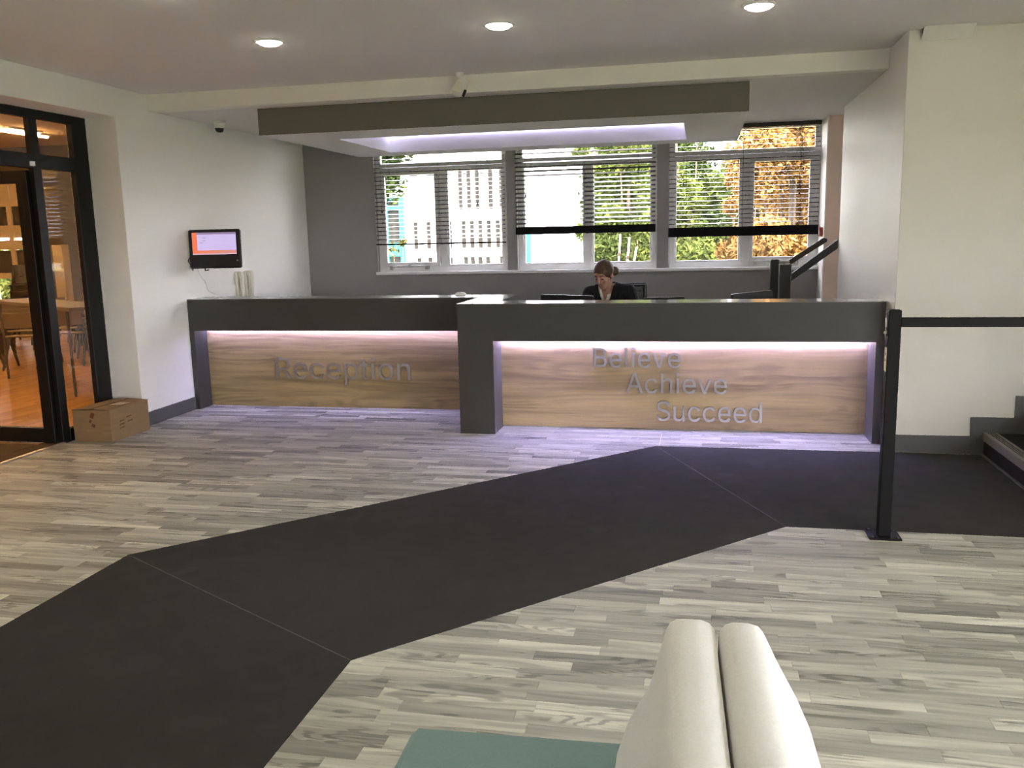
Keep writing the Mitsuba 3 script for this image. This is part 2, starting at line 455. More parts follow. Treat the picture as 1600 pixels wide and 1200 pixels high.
def window_unit(n, x0, x1, open_side, stay):
    y0, y1 = YB + 0.06, YB + 0.13
    k = f'window_{n}'
    fw = 0.065
    zb, zt, zm0, zm1 = 1.225, 2.84, 2.47, 2.56
    mid = (x0 + x1) / 2 + 0.02
    fr = [bx(x0, x0 + fw, y0, y1, zb, zt, .004), bx(x1 - fw, x1, y0, y1, zb, zt, .004), bx(x0, x1, y0, y1, zb, zb + fw, .004), bx(x0, x1, y0, y1, zt - 0.05, zt),
          bx(x0, x1, y0 - 0.005, y1, zm0, zm1, .004), bx(mid - 0.05, mid + 0.05, y0, y1, zb, zm0, .004)]
    struct(k, U(fr), 'frame_white', f'white window frame, {("leftmost", "middle", "right hand")[n - 1]} of the three windows')
    halves = [(x0 + fw, mid - 0.05), (mid + 0.05, x1 - fw)]
    for s, (a, b) in enumerate(halves):
        w = 0.05 if s == open_side else 0.018
        yy = y0 - 0.018 if s == open_side else y0 + 0.01
        sash = [bx(a, a + w, yy, yy + 0.05, zb + fw, zm0, .004), bx(b - w, b, yy, yy + 0.05, zb + fw, zm0, .004),
                bx(a, b, yy, yy + 0.05, zb + fw, zb + fw + w, .004), bx(a, b, yy, yy + 0.05, zm0 - w, zm0, .004)]
        sk_ = add(k + '__sash', U(sash), 'frame_white')
        add(sk_ + '__pane', quad_y(a + w * .8, b - w * .8, zb + fw + w * .8, zm0 - w * .8, yy + 0.025), 'glass')
    add(k + '__pane', quad_y(x0 + fw, x1 - fw, zm1, zt - 0.05, y0 + 0.03), 'glass')
    if stay:
        a, b = stay
        st = [cyl((a, y0 - 0.055, 1.290), (b, y0 - 0.055, 1.290), 0.0075, 10), bx(a - 0.015, a + 0.02, y0 - 0.06, y0 - 0.01, 1.25, 1.30, .003), bx(b - 0.03, b + 0.015, y0 - 0.06, y0 - 0.01, 1.25, 1.30, .003),
              bx((a + b) / 2 - 0.01, (a + b) / 2 + 0.02, y0 - 0.065, y0 - 0.02, 1.282, 1.315, .003)]
        add(k + '__stay_bar', U(st), 'steel_dark', label='metal window stay bar')


window_unit(1, -4.010, -2.322, 0, (-3.84, -3.36))
window_unit(2, -2.192, -0.510, 9, None)
window_unit(3, -0.368, 1.318, 1, (0.62, 1.06))
struct('trim_1', bx(-4.03, 1.328, YB - 0.045, YB + 0.13, 1.187, 1.226, 0.006), 'frame_white', 'white window sill board')


def blind(x0, x1, zbot, stack, tilt, label):
    t = thing('venetian_blind', label, 'blind', 'dark venetian blinds on the three windows')
    yc = YB - 0.018
    add(t + '__head_rail', bx(x0, x1, yc - 0.028, yc + 0.028, 2.795, 2.838, .003), 'slat')
    zs = []
    z = 2.765
    while z > zbot + stack + 0.02:
        zs.append(z)
        z -= 0.0515
    n_st = int(stack / 0.0062)
    for i in range(n_st):
        zs.append(zbot + 0.018 + i * 0.0062)
    slat = None
    proto = rot(bx(x0, x1, -0.025, 0.025, -0.0014, 0.0014, 0.0006), tilt, (1, 0, 0))
    flat = bx(x0, x1, -0.025, 0.025, -0.0031, 0.0031)
    P1, P2 = mikit.ply(proto, 'm_slat'), mikit.ply(flat, 'm_slat_stack')
    for i, z in enumerate(zs):
        st = i >= len(zs) - n_st
        add(t + '__slat', {**(P2 if st else P1), 'to_world': T().translate([0, yc, z])}, '')
    add(t + '__bottom_rail', bx(x0, x1, yc - 0.027, yc + 0.027, zbot, zbot + 0.016, .004), 'slat_stack')
    w = x1 - x0
    lad = [bx(x0 + w * q - 0.0012, x0 + w * q + 0.0012, yc + s * 0.026 - 0.0008, yc + s * 0.026 + 0.0008, zbot, 2.80) for q in (0.12, 0.5, 0.88) for s in (-1, 1)]
    add(t + '__ladder_cord', CC(lad), 'cord', kind='stuff')
    return t, x0, w, yc


for args, cords in (((-4.005, -2.335, 1.562, 0.0, 13, 'dark venetian blind lowered longest with a thin bottom rail, over the left window'), ((0.06, 1.96), (0.80, 2.02))),
                    ((-2.205, -0.525, 1.655, 0.075, 24, 'dark venetian blind with a thick stacked bottom, over the middle window'), ((0.08, 2.1), (0.83, 1.42))),
                    ((-0.372, 1.302, 1.585, 0.095, 11, 'dark venetian blind with a thick stacked bottom, over the right window by the stair rails'), ((0.10, 2.17), (0.89, 2.30), (0.87, 2.03)))):
    t, x0, w, yc = blind(*args)
    for q, ze in cords:
        xx = x0 + w * q
        c = add(t + '__pull_cord', cyl((xx, yc - 0.036, 2.79), (xx, yc - 0.036, ze + 0.03), 0.0018, 6), 'cord')
        add(c + '__tassel', lathe([(0, 0), (0.011, 0.002), (0.010, 0.02), (0.004, 0.036), (0, 0.037)], (xx, yc - 0.036, ze), 12), 'black_plastic', smooth=40)

# ------------------------------------------------------------------ hall door
y0, y1 = 3.9, YREV
fx0, fx1 = XD - 0.05, XD + 0.0
fr = [bx(fx0, fx1, 6.775, y1, 0, 2.745, .003), bx(fx0, fx1, y0, y1, 2.665, 2.745, .003), bx(fx0, fx1, y0, y1, 2.27, 2.385, .003),
      bx(fx0, fx1, 6.285, 6.375, 0, 2.67, .003), bx(fx0, fx1, 6.375, 6.775, 0, 0.11, .003), bx(fx0, fx1, y0, y0 + 0.1, 0, 2.67)]
struct('door_1', U(fr), 'black_frame', 'black metal framed glazed doors into the hall')
def quad_x(y0, y1, z0, z1, x):
    return trimesh.Trimesh([(x, y0, z0), (x, y1, z0), (x, y1, z1), (x, y0, z1)], [(0, 1, 2), (0, 2, 3)], process=False)


add('door_1__pane', quad_x(6.37, 6.78, 0.10, 2.28, XD - 0.025), 'glass')
add('door_1__pane', quad_x(6.37, 6.78, 2.38, 2.67, XD - 0.025), 'glass')
add('door_1__pane', quad_x(4.0, 6.29, 2.38, 2.67, XD - 0.025), 'glass')
# leaf standing open at right angles into the hall
lx0, lx1, ly = -6.30, -5.305, 6.28
leaf = [bx(lx1 - 0.105, lx1, ly - 0.025, ly + 0.025, 0.01, 2.255, .003), bx(lx0, lx0 + 0.105, ly - 0.025, ly + 0.025, 0.01, 2.255, .003),
        bx(lx0, lx1, ly - 0.025, ly + 0.025, 0.01, 0.135, .003), bx(lx0, lx1, ly - 0.025, ly + 0.025, 2.155, 2.255, .003)]
lf = add('door_1__leaf', U(leaf), 'black_frame', label='glazed door leaf standing open')
add(lf + '__pane', quad_y(lx0 + 0.1, lx1 - 0.1, 0.13, 2.16, ly), 'glass')
add(lf + '__handle', U([cyl((lx0 + 0.05, ly - 0.07, 0.85), (lx0 + 0.05, ly - 0.07, 1.25), 0.011), cyl((lx0 + 0.05, ly - 0.07, 0.88), (lx0 + 0.05, ly, 0.88), 0.008), cyl((lx0 + 0.05, ly - 0.07, 1.22), (lx0 + 0.05, ly, 1.22), 0.008)]), 'steel', smooth=40)
add('door_1__closer_bracket', bx(XD - 0.03, XD + 0.012, 6.24, 6.30, 2.285, 2.325, .004), 'steel', label='small metal bracket')
struct('trim_2', bx(-5.275, -5.235, 3.9, 6.29, -0.004, 0.012, 0.004), 'threshold', 'pale metal threshold strip at the hall door')

# ------------------------------------------------------------------ the hall beyond the door
struct('floor_hall', CC([bx(-14.2, -5.45, 1.8, 14.2, -0.25, 0.0)]), 'hall_floor', 'polished orange wooden floor of the hall')
add('floor_hall__door_mat', bx(-5.45, -5.275, 3.9, YREV, -0.1, 0.001), 'mat_brown', label='brown entrance matting')
add('floor_hall__door_mat', bx(-5.80, -5.45, 3.9, 6.20, 0.0, 0.004), 'mat_brown')
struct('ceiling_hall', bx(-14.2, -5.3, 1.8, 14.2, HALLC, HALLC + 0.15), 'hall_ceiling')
hw = [bx(-14.2, -14.0, 1.8, 14.2, 0, HALLC), bx(-14.2, -5.3, 1.6, 1.8, 0, HALLC), bx(-5.45, -5.31, 1.8, 3.9, 0, HALLC), bx(-5.45, -5.31, YREV, 14.2, 0, HALLC), bx(-5.45, -5.31, 3.9, YREV, 2.745, HALLC)]
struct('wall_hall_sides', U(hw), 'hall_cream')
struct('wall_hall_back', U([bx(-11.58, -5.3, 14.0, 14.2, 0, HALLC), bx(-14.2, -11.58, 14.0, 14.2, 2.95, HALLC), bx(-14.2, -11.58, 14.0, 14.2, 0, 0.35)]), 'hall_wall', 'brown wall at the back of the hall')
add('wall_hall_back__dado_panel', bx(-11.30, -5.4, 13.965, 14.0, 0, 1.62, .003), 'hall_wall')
add('wall_hall_back__pipe_boxing', bx(-11.32, -11.12, 13.78, 13.97, 0, 1.66, .006), 'hall_cream', label='pale boxed pipe')
# hall window: cream grid, dark upper panes, clear lower ones
hx = [-14.0, -13.42, -12.84, -12.34, -11.96, -11.60]
grid = [bx(x - 0.045, x + 0.045, 14.02, 14.12, 0.35, 2.95) for x in hx] + [bx(-14.0, -11.58, 14.02, 14.12, z - 0.05, z + 0.05) for z in (0.40, 1.12, 1.98, 2.42, 2.90)] + [bx(-14.0, -11.58, 13.98, 14.12, 1.60, 1.76)]
struct('window_5', U(grid), 'hall_cream', 'cream gridded window at the back of the hall')
for a, b in zip(hx[:-1], hx[1:]):
    for z0_, z1_, m_ in ((2.03, 2.37, 'dark_glass'), (1.81, 1.93, 'hall_cream'), (2.47, 2.85, 'hall_cream')):
        add('window_5__upper_panel', bx(a + 0.05, b - 0.05, 14.05, 14.07, z0_, z1_), m_)
    add('window_5__upper_panel', bx(a + 0.05, b - 0.05, 14.05, 14.07, 1.17, 1.58), 'dark_glass' if a > -13 else 'navy')
    add('window_5__pane', quad_y(a + 0.04, b - 0.04, 0.45, 1.08, 14.06), 'glass')
# warm batten lights
for x, ya, yb in ((-10.22, 10.4, 12.62), (-10.02, 11.55, 12.2), (-8.1, 8.0, 10.2), (-8.1, 4.4, 6.6), (-11.6, 5.0, 7.2)):
    t = thing('batten_light', {-10.22: 'long warm strip light on the hall ceiling seen through the panes above the door', -10.02: 'short warm strip light beside the long one on the hall ceiling'}.get(x, 'warm strip light on the hall ceiling out of sight of the doorway'), 'ceiling light',
              'warm strip lights of the hall' if x not in (-10.22, -10.02) else None)
    add(t + '__housing', bx(x - 0.05, x + 0.05, ya - 0.03, yb + 0.03, HALLC - 0.03, HALLC, .004), 'white_plastic')
    add(t + '__tube', emit(bx(x - 0.025, x + 0.025, ya, yb, HALLC - 0.06, HALLC - 0.03, .01), np.array((1.0, 0.62, 0.27)) * HALL_E), '')

# chairs of the hall: shared parts
seat = rot(bx(-0.21, 0.21, -0.20, 0.20, 0.43, 0.452, .008), 3, (1, 0, 0), (0, 0, .44))
an = np.linspace(-0.5, 0.5, 9)
pol = shapely.LineString([(.215 * math.sin(a_) / math.sin(.5), .235 - .05 * (math.sin(a_) / math.sin(.5)) ** 2) for a_ in an]).buffer(0.009)
back = extr(pol, 0.21, 0.57)
back = rot(back, -8, (1, 0, 0), (0, .2, .57))
legs = []
for s in (-1, 1):
    top = (s * 0.19, 0.02, 0.43)
    legs.append(('leg', m3.Manifold.batch_hull([ball((s * 0.2, 0.0, .42), .024, 10), ball((s * 0.215, -0.22, .016), .016, 10)])))
    legs.append(('leg', m3.Manifold.batch_hull([ball((s * 0.2, 0.0, .42), .024, 10), ball((s * 0.215, 0.25, .016), .016, 10)])))
    legs.append(('back_post', m3.Manifold.batch_hull([ball((s * 0.2, 0.0, .42), .02, 10), ball((s * 0.195, 0.18, .60), .016, 10)]) + m3.Manifold.batch_hull([ball((s * 0.195, 0.18, .60), .016, 10), ball((s * 0.19, 0.215, .75), .013, 10)])))
CH = [('seat', mikit.ply(seat, 'm_chair_wood')), ('backrest', mikit.ply(back, 'm_chair_wood', 30))] + [(n_, mikit.ply(tm(M_), 'm_chair_leg', 40)) for n_, M_ in legs]


def hall_chair(x, y, rz, label, group):
    t = thing('hall_chair', label, 'chair', group)
    W = T().translate([x, y, 0]).rotate([0, 0, 1], rz)
    for n_, d in CH:
        add(t + '__' + n_, {**d, 'to_world': W}, '')


rr = random.Random(3)
ux, uy = 0.80, 0.60       # rows run across the line of sight into the hall
k = 0
for row in range(5):
    for c in range(5):
        s = (c - 2) * 0.56 + 0.12
        d = 13.75 + row * 0.85
        bxp, byp = -0.665 * d + s * 0.74, 0.745 * d + s * 0.67
        if byp > 13.5 or bxp < -13.6:
            continue
        on = ('front', 'second', 'third', 'fourth', 'rearmost')[row]
        lab = f'wooden backed hall chair in the {on} row seen through the door glass'
        hall_chair(bxp, byp, 200 + rr.uniform(-5, 5), lab, f'hall chairs in the {on} row')
# tall table with thin legs before the front row
t = thing('hall_table', 'long high table with thin legs in front of the hall chairs', 'table')
W = T().translate([-7.35, 8.95, 0]).rotate([0, 0, 1], -31)
add(t + '__tabletop', {**mikit.ply(bx(-1.5, 1.0, -0.25, 0.25, 0.945, 0.99, .006), 'm_table_top'), 'to_world': W}, '')
LG = mikit.ply(cyl((0, 0, 0), (0, 0, 0.945), 0.014, 10), 'm_chair_leg', 40)
for a, b in ((-1.3, -0.22), (-1.3, 0.22), (0.10, -0.22), (0.42, 0.20), (0.85, -0.22), (0.85, 0.22)):
    add(t + '__leg', {**LG, 'to_world': W @ T().translate([a, b, 0])}, '')
# dark stacked chairs by the hall window
for i in range(6):
    t = thing('stacked_chair', ('dark plastic chair on top of the stack by the hall window' if i == 5 else 'dark plastic chair within the stack by the hall window'), 'chair', 'stacked dark chairs' if i < 5 else None)
    W = T().translate([-11.55, 13.3, 0.11 * i]).rotate([0, 0, 1], 30)
    for n_, d in CH:
        add(t + '__' + n_, {**d, 'bsdf': {'type': 'ref', 'id': 'm_black_plastic'}, 'to_world': W}, '')

# ------------------------------------------------------------------ canopy over the desk
t = thing('ceiling_canopy', 'grey and white rectangular canopy with a lit recess hanging over the reception desk', 'canopy')
cx0, cx1, cy0, cy1, cz0, cz1 = -3.968, 0.372, 7.644, 10.10, 2.604, SZ
rx0, rx1, ry0, ry1 = -3.44, -0.16, 8.23, 9.70
ring = sbox(cx0, cy0 + 0.014, cx1, cy1).difference(sbox(rx0, ry0, rx1, ry1))
add(t + '__body', extr(ring, cz1 - cz0 - 0.0005, cz0), 'canopy_white')
add(t + '__fascia', bx(cx0, cx1, cy0, cy0 + 0.014, cz0 + 0.001, cz1 - 0.001), 'canopy_grey', label='grey front fascia')
add(t + '__recess_top', bx(rx0 + .001, rx1 - .001, ry0 + .001, ry1 - .001, 2.80, 2.835), 'canopy_white')
for k_, (a, b, c, d) in enumerate(((rx0 + .01, rx1 - .01, ry1 - 0.035, ry1 - 0.012), (rx0 + .012, rx0 + 0.03, ry0 + 0.03, ry1 - 0.04), (rx1 - 0.03, rx1 - 0.012, ry0 + 0.03, ry1 - 0.04), (rx0 + .01, rx1 - .01, ry0 + 0.012, ry0 + 0.03))):
    add(t + '__light_strip', emit(bx(a, b, c, d, 2.782, 2.799), np.array((0.66, 0.62, 1.0)) * CAN_E), '', label='cool violet white light strip' if k_ == 0 else None)

# ------------------------------------------------------------------ reception desk, in two units
H, OPEN = 1.10, 0.79


def desk_led(t, x0, x1, y, z, power):
    add(t + '__strip_channel', bx(x0, x1, y - 0.016, y + 0.016, z - 0.010, z - 0.001), 'white_plastic')
    q = trimesh.Trimesh([(x0, y - 0.012, z - .0105), (x1, y - 0.012, z - .0105), (x1, y + 0.012, z - .0105), (x0, y + 0.012, z - .0105)], [(0, 2, 1), (0, 3, 2)], process=False)
    return add(t + '__light_strip', emit(q, np.array((0.49, 0.44, 1.0)) * power), '', label='violet white light strip under the counter')


# left unit
t = thing('reception_desk', 'grey and wood reception desk unit lettered Reception, against the left wall', 'reception desk')
yl, pl = 7.807, 8.03
add(t + '__countertop', extr(Polygon([(XL + .002, yl), (-1.979, yl), (-1.979, 8.16), (XL + .002, 8.16)]), 0.006, H - 0.006), 'counter', label='glossy grey countertop')
add(t + '__surround', U([bx(XL + .002, -1.98, yl + .001, yl + 0.05, OPEN, H - 0.006), bx(XL + .002, -4.895, yl + .001, pl + 0.07, 0, OPEN + .01)]), 'desk_grey')
add(t + '__soffit', bx(XL + .06, -1.98, yl + 0.05, 8.10, OPEN, OPEN + 0.02), 'desk_grey')
add(t + '__front_panel', bx(-4.895, -1.99, pl, pl + 0.02, 0.0, OPEN, 0.0), 'desk_wood', label='oak grain front panel')
add(t + '__work_surface', bx(XL + .03, -2.0, 8.16, 8.7, 0.72, 0.745, .003), 'desk_grey')
add(t + '__back_panel', bx(XL + .03, -2.0, 8.10, 8.13, 0.0, H - 0.03), 'desk_grey')
desk_led(t, -4.88, -1.99, pl - 0.04, OPEN, LED_E * 0.26)
# right unit
t = thing('reception_desk', 'grey and wood reception desk unit lettered Believe Achieve Succeed, standing forward on the right', 'reception desk')
yr, pr = 7.036, 7.34
x0, x1 = -1.977, 1.372
top = Polygon([(x0, yr), (x1, yr), (x1, 7.37), (-1.68, 7.37), (-1.68, 8.16), (x0, 8.16)])
add(t + '__countertop', extr(top, 0.006, H - 0.006), 'counter', label='glossy grey countertop')
add(t + '__counter_joint', bx(-1.405, -1.395, yr + .001, 7.37, H, H + 0.0012), 'black_plastic')
add(t + '__surround', U([bx(x0, x1, yr + .001, yr + 0.05, OPEN, H - 0.006), bx(x0, -1.675, yr + .001, pr + 0.02, 0, H - .006), bx(1.312, x1, yr + .001, pr + 0.05, 0, OPEN + .01)]), 'desk_grey')
add(t + '__soffit', bx(-1.675, 1.312, yr + 0.05, pr + 0.02, OPEN, OPEN + 0.02), 'desk_grey')
add(t + '__front_panel', bx(-1.675, 1.312, pr, pr + 0.02, 0.012, OPEN, 0.0), 'desk_wood', label='oak grain front panel')
add(t + '__return_panel', bx(x0, x0 + 0.03, pr + 0.02, 8.15, 0, H - 0.03), 'desk_grey')
add(t + '__work_surface', bx(-1.66, 1.37, 7.37, 8.06, 0.72, 0.745, .003), 'desk_grey')
desk_led(t, -1.665, 1.302, pr - 0.04, OPEN, LED_E)


def word(text, x, z, y, cap, width, name, label):
    t = thing(name, label, 'lettering')
    full = meshkit.text_mesh(text, cap, 0.016)
    s = width / (full.bounds[1][0] - full.bounds[0][0])
    left = full.bounds[0][0]
    for i, ch in enumerate(text):
        m = meshkit.text_mesh(ch, cap, 0.016)
        if i:
            pre = meshkit.text_mesh(text[:i + 1], cap, 0.016)
            m.apply_translation((pre.bounds[1][0] - m.bounds[1][0], 0, 0))
        v = m.vertices.copy()
        m.vertices = np.c_[x + (v[:, 0] - left) * s, y - 0.006 - v[:, 2], z + v[:, 1]]
        m.fix_normals()
        add(t + '__letter', m, 'steel')


word('Reception', -4.15, 0.290, pl, 0.208, 1.415, 'reception_lettering', 'raised brushed metal word Reception on the left desk panel')
word('Believe', -0.872, 0.537, pr, 0.165, 0.725, 'motto_lettering', 'raised brushed metal word Believe, topmost on the right desk panel')
word('Achieve', -0.597, 0.322, pr, 0.165, 0.826, 'motto_lettering', 'raised brushed metal word Achieve, between the words Believe and Succeed')
word('Succeed', -0.344, 0.086, pr, 0.168, 0.855, 'motto_lettering', 'raised brushed metal word Succeed, lowest on the right desk panel')

# small things on and behind the desk
t = thing('computer_mouse', 'small white mouse on the back edge of the left counter', 'mouse')
add(t + '__shell', tm(ell((-2.24, 8.13, H + 0.004), 0.055, 0.03, 0.026) ^ m3.Manifold.cube([1, 1, 1]).translate([-2.7, 7.6, H])), 'white_plastic', smooth=50)
add(t + '__wheel', cyl((-2.243, 8.108, H + 0.024), (-2.237, 8.108, H + 0.024), 0.007, 12), 'grey_plastic')


def monitor(x, y, zt, w, h, rz, tilt, label):
    t = thing('desktop_monitor', label, 'monitor')
    W = T().translate([x, y, 0.745]).rotate([0, 0, 1], rz)
    hh = zt - 0.745
    sc = rot(bx(-w / 2, w / 2, -0.012, 0.022, hh - h, hh, .006), tilt, (0, 1, 0), (0, 0, hh - h / 2))
    add(t + '__casing', {**mikit.ply(sc, 'm_black_plastic', 30), 'to_world': W}, '')
    add(t + '__screen', {**mikit.ply(bx(-w / 2 + .012, w / 2 - .012, 0.0222, 0.0235, hh - h + .02, hh - .014), 'm_dark_glass'), 'to_world': W}, '')
    add(t + '__stand', {**mikit.ply(U([cyl((0, -0.03, 0.005), (0, -0.03, hh - h * .5), 0.016), bx(-0.11, 0.11, -0.12, 0.06, 0, 0.012, .004)]), 'm_black_plastic', 30), 'to_world': W}, '')


monitor(-1.185, 7.92, 1.105, 0.50, 0.30, -8, 1.5, 'black monitor seen from behind at the left elbow of the receptionist')
monitor(-0.31, 7.86, 1.082, 0.36, 0.26, 6, -0.5, 'black monitor barely rising above the counter, right of the office chair')
monitor(0.45, 7.92, 1.118, 0.37, 0.28, 20, -3.5, 'black tilted monitor behind the counter in front of the stair posts')

# ------------------------------------------------------------------ wall terminal, intercoms
t = thing('wall_terminal', 'black touch screen terminal with an orange and lilac screen mounted on the left wall', 'terminal')
tx0, tx1, ty, tz0, tz1 = -4.935, -4.505, 7.93, 1.395, 1.775
bd = tm(mf(bx(-0.255, 0.255, -0.03, 0.03, -0.19, 0.19, .014)))
WT = T().translate([-4.695, 7.98, 1.584]).rotate([0, 0, 1], 10).rotate([1, 0, 0], -3)
add(t + '__casing', {**mikit.ply(bd, 'm_black_plastic', 30), 'to_world': WT}, '')
def screen_fn(p, n, uv):
    u, v = uv.x, uv.y
    base = mix((0.62, 0.50, 0.86), (0.70, 0.56, 0.88), fbm(u * 3, v * 3, 0, 2))
    orange = mi.Color3f(0.90, 0.20, 0.09)
    c = dr.select(u < 0.115, orange, base)
    c = dr.select(v < 0.19, mix((0.95, 0.22, 0.09), (0.72, 0.30, 0.26), u), c)
    c = dr.select((v < 0.055), mi.Color3f(0.72, 0.45, 0.55), c)
    c = dr.select((v > 0.91) & (u > 0.11), mi.Color3f(0.30, 0.22, 0.36), c)
    ln = ((v > 0.74) & (v < 0.765) | (v > 0.62) & (v < 0.645)) & (u > 0.24) & (u < 0.31) | (v > 0.52) & (v < 0.54) & (u > 0.17) & (u < 0.25) | (v > 0.80) & (v < 0.815) & (u > 0.14) & (u < 0.19)
    c = dr.select(ln, mi.Color3f(0.35, 0.22, 0.35), c)
    return c
scr = trimesh.Trimesh([(-0.218, -0.0312, -0.055), (0.222, -0.0312, -0.055), (0.222, -0.0312, 0.160), (-0.218, -0.0312, 0.160)], [(0, 1, 2), (0, 2, 3)], process=False)
sd = mikit.ply(scr, 'm_dark_glass', uv=np.array([(0, 0), (1, 0), (1, 1), (0, 1.0)]))
sd['emitter'] = {'type': 'area', 'radiance': proc(lambda p, n, uv: screen_fn(p, n, uv) * 0.105)}
sd['to_world'] = WT
add(t + '__screen', sd, '', label='lit screen with lilac page and orange border')
add(t + '__button', {**mikit.ply(cyl((0.225, -0.034, -0.115), (0.225, -0.028, -0.115), 0.008), 'm_steel', 40), 'to_world': WT}, '')
add(t + '__bracket', U([bx(XL, XL + 0.02, 7.95, 8.15, 1.46, 1.64, .003), bx(XL + 0.02, -4.72, 8.03, 8.06, 1.52, 1.58, .003), bx(-4.78, -4.66, 7.995, 8.06, 1.50, 1.62, .003)]), 'black_metal')
for pts, r_ in (([(XL + .03, 8.0, 1.56), (XL + .06, 7.93, 1.50), (XL + .02, 7.92, 1.44), (XL + .05, 7.95, 1.40), (XL + .10, 7.97, 1.43)], 0.006),
                ([(XL + .04, 8.02, 1.52), (XL + .01, 7.88, 1.47), (XL + .03, 7.90, 1.42), (XL + .02, 7.93, 1.375)], 0.005), ([(XL + .14, 7.98, 1.42), (XL + .13, 7.97, 1.375), (XL + .17, 7.97, 1.38)], 0.006)):
    add(t + '__cable', tube(pts, r_), 'black_plastic', smooth=40, label='loose black cable')
add(t + '__charging_cable', tube([(XL + .05, 7.96, 1.41), (XL + .05, 8.0, 1.33), (XL + .06, 8.08, 1.24), (XL + .10, 8.05, 1.17), (XL + .19, 8.03, 1.13), (XL + .24, 8.02, H + .004), (XL + .30, 8.02, H + .004)], 0.003), 'white_cable', smooth=40, label='thin white cable trailing to the counter')

for i, yy in enumerate((8.80, 8.99)):
    t = thing('intercom_handset', ('cream wall intercom handset nearer the black terminal' if i == 0 else 'cream wall intercom handset nearer the grey back wall'), 'intercom')
    add(t + '__base', bx(XL, XL + 0.035, yy - 0.048, yy + 0.048, 1.035, 1.33, .010), 'cream_plastic', smooth=30)
    prof = [(0.030, 1.052), (0.070, 1.050), (0.078, 1.065), (0.080, 1.12), (0.082, 1.20), (0.088, 1.28), (0.086, 1.315), (0.074, 1.334), (0.034, 1.328), (0.034, 1.30), (0.050, 1.27), (0.052, 1.19), (0.048, 1.11), (0.030, 1.085)] if i else [(0.030, 1.05), (0.064, 1.05), (0.074, 1.07), (0.075, 1.20), (0.076, 1.30), (0.066, 1.325), (0.034, 1.325), (0.034, 1.29), (0.046, 1.26), (0.048, 1.19), (0.046, 1.12), (0.030, 1.085)]
    m = tm(mf(prism_y([(XL + a, b) for a, b in prof], yy - 0.026, yy + 0.026)))
    add(t + '__handset', m, 'cream_plastic', smooth=25)
    th = np.linspace(0, 10 * 2 * np.pi, 120)
    add(t + '__cord', tube(np.c_[XL + 0.06 + 0.008 * np.cos(th), yy + 0.03 + 0.008 * np.sin(th), np.linspace(1.05, 1.0 + 0.12 - 0.015, 120)], 0.0025, 5) if False else tube([(XL + .06, yy + .02, 1.055), (XL + .07, yy + .05, 1.035), (XL + .05, yy + .045, 1.06)], 0.004), 'cream_plastic', smooth=40)

# dome camera, ceiling sensor, corner fixture
t = thing('dome_camera', 'white dome camera with a black bubble on the ceiling left of the canopy', 'security camera')
c = (-4.735, 8.30, SZ)
add(t + '__base', lathe([(0, 0), (0.062, 0), (0.062, -0.022), (0.052, -0.030), (0.050, -0.065), (0, -0.066)], c), 'white_plastic', smooth=35)
add(t + '__bubble', lathe([(0, -0.066), (0.042, -0.066), (0.040, -0.085), (0.028, -0.102), (0.0, -0.110)], c), 'black_plastic', smooth=50)
t = thing('motion_sensor', 'white swivel motion sensor on the ceiling edge above the canopy', 'sensor')
c = np.array([-1.965, 7.33, CZ])
add(t + '__mount', lathe([(0, 0), (0.035, 0), (0.034, -0.02), (0.014, -0.03), (0.014, -0.05), (0, -0.05)], c), 'white_plastic', smooth=35)
hd = rot(mv(bx(-0.055, 0.055, -0.045, 0.045, -0.085, 0.075, .03), *(c + [0, 0, -0.105])), 24, (0, 1, 0), c + [0, 0, -0.1])
add(t + '__head', hd, 'white_plastic', smooth=40)
add(t + '__lens', rot(mv(bx(-0.035, 0.035, -0.052, -0.04, -0.06, 0.03, .012), *(c + [0, 0, -0.105])), 24, (0, 1, 0), c + [0, 0, -0.1]), 'cream_plastic', smooth=40)
add(t + '__gap_shadow', rot(mv(bx(0.052, 0.060, -0.03, 0.03, -0.07, -0.01, .003), *(c + [0, 0, -0.105])), 24, (0, 1, 0), c + [0, 0, -0.1]), 'black_plastic')
t = thing('corner_fixture', 'white slanted panel with dark triangular ends at the top of the white wall', 'wall fixture')
a0, a1 = 1.465, 1.790
m = trimesh.Trimesh([(a0, YW - .002, 2.905), (a1, YW - .002, 2.905), (a1, YW - .095, CZ - .001), (a0, YW - .095, CZ - .001), (a0, YW - .002, 2.917), (a1, YW - .002, 2.917), (a1, YW - .083, CZ - .001), (a0, YW - .083, CZ - .001)],
                    [(0, 1, 2), (0, 2, 3), (4, 6, 5), (4, 7, 6), (0, 4, 5), (0, 5, 1), (3, 2, 6), (3, 6, 7), (0, 3, 7), (0, 7, 4), (1, 5, 6), (1, 6, 2)], process=False)
m.fix_normals()
add(t + '__panel', m, 'white_plastic')
for xx in (a0 + .004, a1 - .010):
    v = [(xx, YW - .002, 2.917), (xx, YW - .083, CZ - .002), (xx, YW - .002, CZ - .002)]
    m = trimesh.convex.convex_hull(np.array(v + [(q[0] + .006, q[1], q[2]) for q in v]))
    add(t + '__end_plate', m, 'black_plastic')
t = thing('light_switch', 'small white switch plate low behind the end of the right desk', 'switch')
add(t + '__plate', bx(XR - 0.011, XR - 0.001, 6.86, 6.95, 0.50, 0.63, .003), 'white_plastic')
add(t + '__rocker', bx(XR - 0.015, XR - 0.011, 6.89, 6.92, 0.55, 0.585, .002), 'white_plastic')

